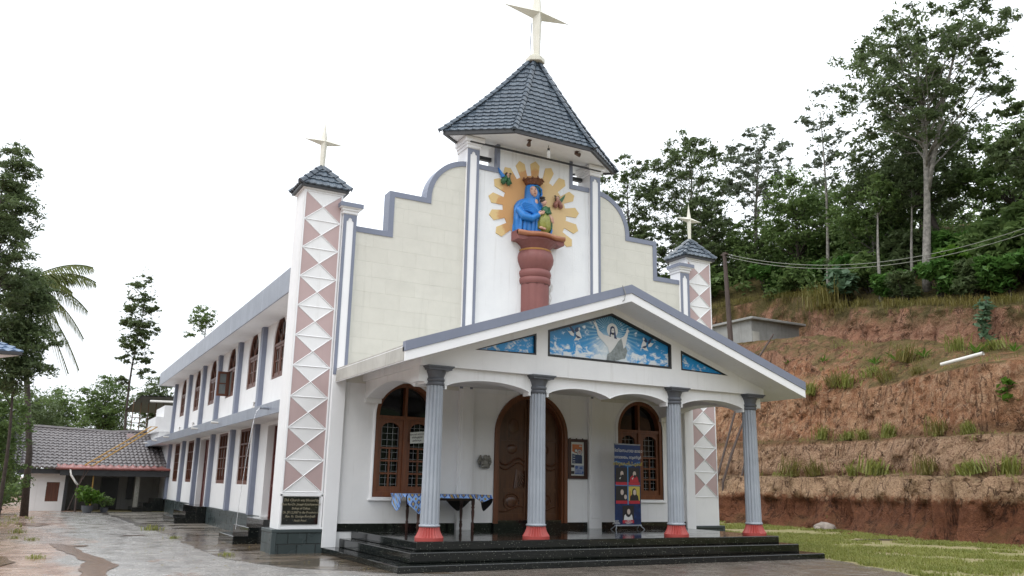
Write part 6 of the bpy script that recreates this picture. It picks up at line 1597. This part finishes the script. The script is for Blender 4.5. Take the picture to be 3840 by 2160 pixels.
W_(MB().box(-12.3,-10.2,25.45,25.52,1.68,1.9),"eave_beam",M['dark_metal'])
MB().tube([(-12.42,32.2,4.16),(-8,32.2,3.98),(-2.0,32.2,4.40)],0.11,6).build("ridge",M['tile_grey'],oh)
aw = thing("lean_to_shed","dark open lean-to shed with a red-edged sheet roof before the outbuilding","shed",(-8.3,25,0))
def awn(): 
    m=MB(); V=[];F=[]; nx=60
    for k in range(nx+1):
        x=-10.55+5.0*k/nx; h=0.03*math.cos(k*1.6); V+=[(x,24.7,1.98+h),(x,27.8,2.38+h)]
    for k in range(nx): a=2*k; F+=[(a,a+2,a+3,a+1)]
    return m.add(V,F)
M['red_sheet']=plain('faded_red_roof_sheet',(0.36,0.12,0.105),0.4,var=0.6,scale=2.5); M['grey_sheet']=plain('grey_roof_sheet',(0.30,0.30,0.32),0.35,var=0.6,scale=3)
W_(awn(),"roof_sheet",M['red_sheet'],aw,flip=False)
W_(MB().tube([(-10.6,24.62,1.93),(-5.6,24.62,1.97)],0.06,8),"gutter",M['red_sheet'],aw)
W_(MB().tube([(-10.0,24.62,1.9),(-9.95,24.6,1.65),(-9.75,24.6,1.35),(-9.62,24.6,1.2)],0.045,7),"downpipe",M['pvc'],aw,smooth=True)
W_(MB().tube([(-9.60,24.6,0.0),(-9.62,24.6,1.22)],0.04,7),"forked_prop",M['stick'],aw)
m=MB(); m.tube([(-9.62,24.6,1.1),(-9.25,24.65,1.9)],0.022,5); m.tube([(-9.6,24.6,0.9),(-9.4,24.7,1.9)],0.02,5); m.tube([(-9.9,24.9,0.05),(-9.45,24.8,1.7)],0.022,5); W_(m,"prop_sticks",M['stick'],aw)
W_(MB().box(-10.12,-9.98,26.0,26.15,0,1.95),"corner_post",M['dark_metal'],aw); W_(MB().box(-7.15,-6.95,25.2,25.4,0,1.95),"pillar",M['stone'],aw)
W_(MB().box(-10.4,-5.6,24.72,24.8,1.62,1.88),"fascia_beam",M['dark_metal'],aw)
M['bamboo']=plain('yellow_bamboo',(0.42,0.24,0.05),0.5)
W_(MB().tube([(-8.98,24.9,0.0),(-9.0,24.9,1.9)],0.03,6),"bamboo_post",M['bamboo'],aw)
m=MB()
rr=random.Random(2)
for k in range(9):
    x=-10.2+0.33*k; m.add([(x,26.6+rr.uniform(-.2,.2),2.30),(x+0.75,26.6,2.28),(x+0.75,27.7,2.44),(x,27.7,2.47)],[(0,1,2,3)])
for k,v in enumerate(m.v): m.v[k]=(v[0],v[1],v[2]+0.05*math.sin(k*1.3))
W_(m,"loose_sheets",M['grey_sheet'],aw,flip=False)
# annex with parapet seen behind the sunshade
ax = thing("annex_block","small pink-edged rendered annex with a striped pillar behind the shed","building",(-6,31.5,0))
W_(MB().box(-7.0,-3.0,31.6,36,0,2.55),"wall",M['grey_concrete'],ax); W_(MB().box(-7.1,-2.9,31.45,36.1,2.551,2.68),"parapet",M['pink'],ax)
W_(MB().box(-7.1,-2.9,31.4,36.1,2.681,2.95),"coping",M['fascia'],ax); W_(MB().box(-7.28,-6.95,31.1,31.4,1.9,3.9),"striped_pillar",M['pink'],ax); W_(MB().box(-6.6,-6.2,31.5,31.6,3.0,3.75),"panel",M['white'],ax)
# yellow steel stair with roofed landing
st = thing("steel_stair","yellow steel stair rising to a roofed landing behind the balcony","staircase",(-6.5,33,2.0))
m=MB(); 
for dx in (0,0.36): m.tube([(-9.40+dx,25.5,2.10),(-6.60+dx*0.8,26.6,4.08)],0.032,5)
for q in range(12): m.tube([(-9.40+2.8*q/11,25.5+1.1*q/11,2.10+1.98*q/11),(-9.04+2.75*q/11,25.5+1.1*q/11,2.10+1.98*q/11)],0.014,4)
W_(m,"stringers",M['bamboo'],st)
m=MB()
for x in (-7.0,-6.6,-6.2,-5.8,-5.4): m.tube([(x,33.0,2.0),(x,33.0,5.9)],0.03,5)
for z in (3.0,3.5,4.6,4.9): m.tube([(-7.1,33.0,z),(-5.2,33.0,z)],0.022,5)
for z in (2.6,2.9,3.2,3.5): m.tube([(-7.0,32.6,z),(-6.6,32.6,z)],0.018,4)
M['rust']=plain('rusty_brown_steel',(0.12,0.07,0.035),0.6); W_(m,"frame",M['rust'],st)
W_(tile_slope((-7.25,35.0,5.35),(-3.5,35.0,5.4),(-6.75,31.6,6.05),(-3.5,31.6,6.15),1,14,0,0.03,0.03),"roof_sheet",M['dark_metal'],st,flip=False)
m=MB().tube([(-6.3,31.5,5.75),(-4.2,31.5,5.8)],0.06,7); W_(m,"gutter",M['pvc'],st)
m=MB().add([(-7.25,35.0,5.32),(-3.5,35.0,5.37),(-3.5,31.6,6.10),(-6.75,31.6,6.00)],[(0,1,2,3)]); W_(m,"underside",M['dark_metal'],st,flip=False)
# potted plants
def pot(x,y,s,label,leaf,n):
    o=thing("potted_plant",label,"potted plant",(x,y,0),"potted plants before the lean-to shed")
    MB().lathe([(0.14*s,0.0),(0.2*s,0.12*s),(0.22*s,0.26*s),(0.24*s,0.28*s),(0.2*s,0.28*s)],x,y,16).build("pot",M['capital'],o,smooth=0.7)
    r=np.random.default_rng(int(x*-10)); V,F=leaves(r,[(x,y,0.55*s),(x-0.15*s,y,0.75*s),(x+0.2*s,y,0.6*s)],[(0.38*s,0.38*s,0.28*s)]*3,[n,n,n],0.2*s,0.08*s,flat=0.6,droop=0.4)
    npmesh("foliage",V,F,M[leaf],o); m=MB()
    for a in range(5): m.tube([(x,y,0.25*s),(x+0.2*s*math.cos(a*1.3),y+0.2*s*math.sin(a*1.3),0.7*s)],0.012,4)
    m.build("stems",M['bark_dark'],o,flip=False)
pot(-9.15,23.6,1.15,"large bright green potted plant beside the forked prop of the lean-to shed",'leaf_bright',150); pot(-8.45,23.9,0.8,"smaller potted plant right of the large bright one",'leaf_mid',60)
# corner of the neighbour's house at the left edge
nh = thing("neighbour_house","corner of a white house with a blue tiled roof at the left picture edge","house",(-14,4,0))
W_(tile_slope((-15.5,3.9,4.45),(-11.98,4.0,4.50),(-15.5,7.2,5.6),(-13.3,6.2,5.25),7,16,0,0.03,0.02),"roof",M['tile_blue'],nh,flip=False)
W_(MB().prism([(-15.5,4.36),(-12.0,4.42),(-12.0,4.50),(-15.5,4.44)],3.93,4.0,XZ),"eave_board",M['dark_metal'],nh)
W_(MB().add([(-15.5,4.0,4.36),(-12.05,4.0,4.41),(-13.3,6.2,4.40),(-15.5,7.0,4.36)],[(0,1,2,3)]),"soffit",M['white'],nh,flip=False)
W_(MB().tube([(-12.62,5.2,0),(-12.62,5.2,4.38)],0.12,12),"porch_post",M['white_clean'],nh); W_(MB().box(-16.5,-13.2,5.6,10,0,4.36),"wall",M['white'],nh)
# trees on the left
G_L="trees behind the outbuilding and the road"
tree("silver_oak",(-13.2,13.0,0),13,(-13.3,12.5,9.6),(1.0,1.2,3.6),"tall dark feathery tree cut by the left picture edge",46,13000,0.19,0.05,'leaf_dark','bark_dark',0.13,31,fork=0.25,clump=0.5,group=G_L,shell=0.25)
tree("dense_shrub_tree",(-12.3,15.0,0),8,(-12.45,14.4,6.6),(1.05,1.2,2.6),"dense dark evergreen in front of the coconut palm",44,15000,0.15,0.07,'leaf_dark','bark_dark',0.08,32,fork=0.4,fill=0.34,clump=0.5,group=G_L,shell=0.25)
tree("roadside_tree",(-13.3,17.0,0),6,(-13.0,17.0,2.9),(1.35,1.3,2.6),"bushy green tree under the blue roof at the left picture edge",40,9500,0.16,0.075,'leaf_mid','bark_dark',0.1,33,fork=0.3,fill=0.34,clump=0.5,group=G_L,shell=0.3)
tree("slim_tree",(-6.62,40.0,0),15,(-6.75,40.0,11.8),(1.35,1.35,3.8),"slim upright tree standing alone against the sky left of the church",34,5200,0.24,0.105,'leaf_dark','bark_dark',0.13,34,fork=0.25,clump=0.34,group=G_L,shell=0.4,extra=((-7.3,40,7.6,0.6),(-6.0,40,8.3,0.6),(-7.5,40,9.0,0.55),(-5.9,40,9.3,0.5)))
tree("round_tree",(-1.2,50.0,0),15,(-1.25,50.0,14.0),(1.2,1.2,1.5),"small round-topped tree showing above the long church eave",20,1500,0.22,0.10,'leaf_mid','bark_dark',0.12,35,fork=0.5,clump=0.36,group=G_L,extra=((-2.2,50,12.6,0.6),))
tree("dome_tree",(-10.4,46,0),8,(-10.5,46,5.2),(2.1,2.1,2.7),"dome-shaped green tree behind the left end of the tiled roof",40,9000,0.2,0.09,'leaf_mid','bark_dark',0.2,36,fork=0.3,fill=0.34,clump=0.34,group=G_L)
tree("dome_tree",(-7.9,43,0),8,(-7.8,43,5.8),(1.85,1.85,2.8),"dome-shaped green tree at the foot of the slim tree",40,9000,0.2,0.09,'leaf_mid','bark_dark',0.2,37,fork=0.3,fill=0.34,clump=0.34,group=G_L)
tree("dark_tree",(-4.2,48,0),9,(-4.3,48,6.9),(1.7,1.7,2.2),"dark tree between the slim tree and the church eave",24,4600,0.22,0.1,'leaf_dark','bark_dark',0.18,38,fork=0.35,fill=0.34,clump=0.4,group=G_L)
tree("dark_tree",(-12.9,36,0),7,(-12.4,36,4.2),(2.4,2.2,2.6),"dark tree at the left gable of the outbuilding",40,9000,0.2,0.09,'leaf_dark','bark_dark',0.18,39,fork=0.3,fill=0.34,clump=0.4,group=G_L)
rng=np.random.default_rng(77); C=[];Rd=[]
for _ in range(170):
    x=rng.uniform(-22,6); y=rng.uniform(54,66); r=rng.uniform(1.0,2.0); C.append((x,y,rng.uniform(0.3,5.2)-0.10*abs(x+6))); Rd.append((r,r,r*0.8))
V,F=leaves(rng,C,Rd,[95]*len(C),0.5,0.22,flat=0.5)
struct(npmesh("distant_wood",V,F,M['leaf_dark']),'stuff')
# coconut palm
pl_ = thing("coconut_palm","coconut palm with drooping feathery fronds behind the dark evergreen","palm tree",(-11.6,20.0,0),G_L)
MB().tube([(-11.55,20,-0.2),(-11.7,20,2.5),(-12.1,20,5.0),(-12.95,20,9.3)],[0.16,0.12,0.11,0.10],9).build("trunk",M['bark_dark'],pl_,smooth=True)
def frond(c, az, el, L_, drop, r):
    c=np.array(c,float); V=[];F=[]; n=34; pts=[]
    for i in range(n+1):
        t=i/n; pts.append(c+np.array([math.cos(az),math.sin(az),0])*L_*t*(1-0.12*t)+np.array([0,0,L_*(math.sin(el)*t-drop*t*t)]))
    m=MB().tube(pts[::3]+[pts[-1]],0.022,4)
    for i in range(3,n):
        tg=pts[i+1]-pts[i-1]; tg/=np.linalg.norm(tg); sd=np.cross(tg,[0,0,1]); sd/=np.linalg.norm(sd)+1e-9
        ll=L_*0.30*math.sin(math.pi*(0.12+0.83*i/n))**0.7
        for s in (-1,1):
            d=sd*s*0.75+tg*0.55+np.array([0,0,-0.55-0.25*r.random()]); d/=np.linalg.norm(d)
            w_=tg*0.030; p=pts[i]; V+=[p-w_,p+w_,p+d*ll*0.6+w_*0.7-np.array([0,0,0.02]),p+d*ll-np.array([0,0,ll*0.12]),p+d*ll*0.6-w_*0.7-np.array([0,0,0.02])]
            o=len(V)-5; F.append((o,o+1,o+2,o+4)); F.append((o+4,o+2,o+3,o+3))
    m.add(V,[f if f[2]!=f[3] else f[:3] for f in F]); return m
r=random.Random(9)
for az,el,L_,dp in ((0.05,1.15,3.0,0.55),(0.0,0.75,3.2,0.55),(0.2,0.35,3.1,0.6),(-0.1,-0.05,3.0,0.65),(0.1,-0.55,3.0,0.6),(0.4,-1.0,2.8,0.4),(0.1,0.9,2.3,0.62),(-0.2,0.55,2.3,0.62),(0.35,0.25,2.2,0.66),(-0.5,-0.1,2.1,0.70),(0.2,-0.5,2.1,0.75),(1.2,0.8,2.1,0.6),(-1.2,0.7,2.0,0.6),(2.4,0.7,2.1,0.6),(3.2,0.4,2.2,0.6),(-2.3,0.6,2.0,0.6),(1.7,0.1,2.0,0.7),(-1.6,0.0,2.0,0.7)):
    frond((-12.95,20,9.3),az,el,L_,dp,r).build("frond",M['leaf_palm'],pl_,flip=False)
rng=np.random.default_rng(4); V=[];F=[]
for _ in range(150):
    x,y = (rng.uniform(-9.5,-5.6),rng.uniform(-6,4)) if rng.random()<0.6 else (rng.uniform(4.8,12),rng.uniform(-9,-2))
    a=rng.uniform(0,6.28); l=rng.uniform(0.02,0.045); d=np.array([math.cos(a),math.sin(a),0])*l; e=np.array([-math.sin(a),math.cos(a),0])*l*0.5; c=np.array([x,y,0.022]); o=len(V)
    V+=[c-d,c+e+[0,0,0.008],c+d,c-e]; F.append((o,o+1,o+2,o+3))
struct(npmesh("leaf_litter",V,F,M['leaf_dry']),'stuff')
leafy("roadside_bush","leafy bush at the foot of the trees left of the outbuilding","shrub",(-12.7,21.5,0),[(0,0,0.6),(0.5,0.4,0.9),(-.5,-.3,1.0),(0.1,0.9,1.3)],[(0.7,0.7,0.6)]*4,[260]*4,0.2,0.09,'leaf_mid',[[(0,0,-.1),(0,0,1.0)]],seed=6)
# rainwater jet from the first drain spout
def water_mat():
    t=NT('falling_water'); return t.done((0.9,0.92,0.95),0.05,None)
M['water']=water_mat(); M['water'].node_tree.nodes['Principled BSDF'].inputs['Transmission Weight'].default_value=0.6
tag(MB().tube([(-6.70,1.9,3.33)]+[(-6.72-0.30*t_**0.5+0.0,1.9,3.33-2.9*t_) for t_ in (0.03,0.08,0.15,0.25,0.4,0.6,0.8,1.0)],[0.009]*5+[0.006]*4,5).build("water_jet",M['water']),"thin rainwater stream falling from the drain spout nearest the pier","water jet")
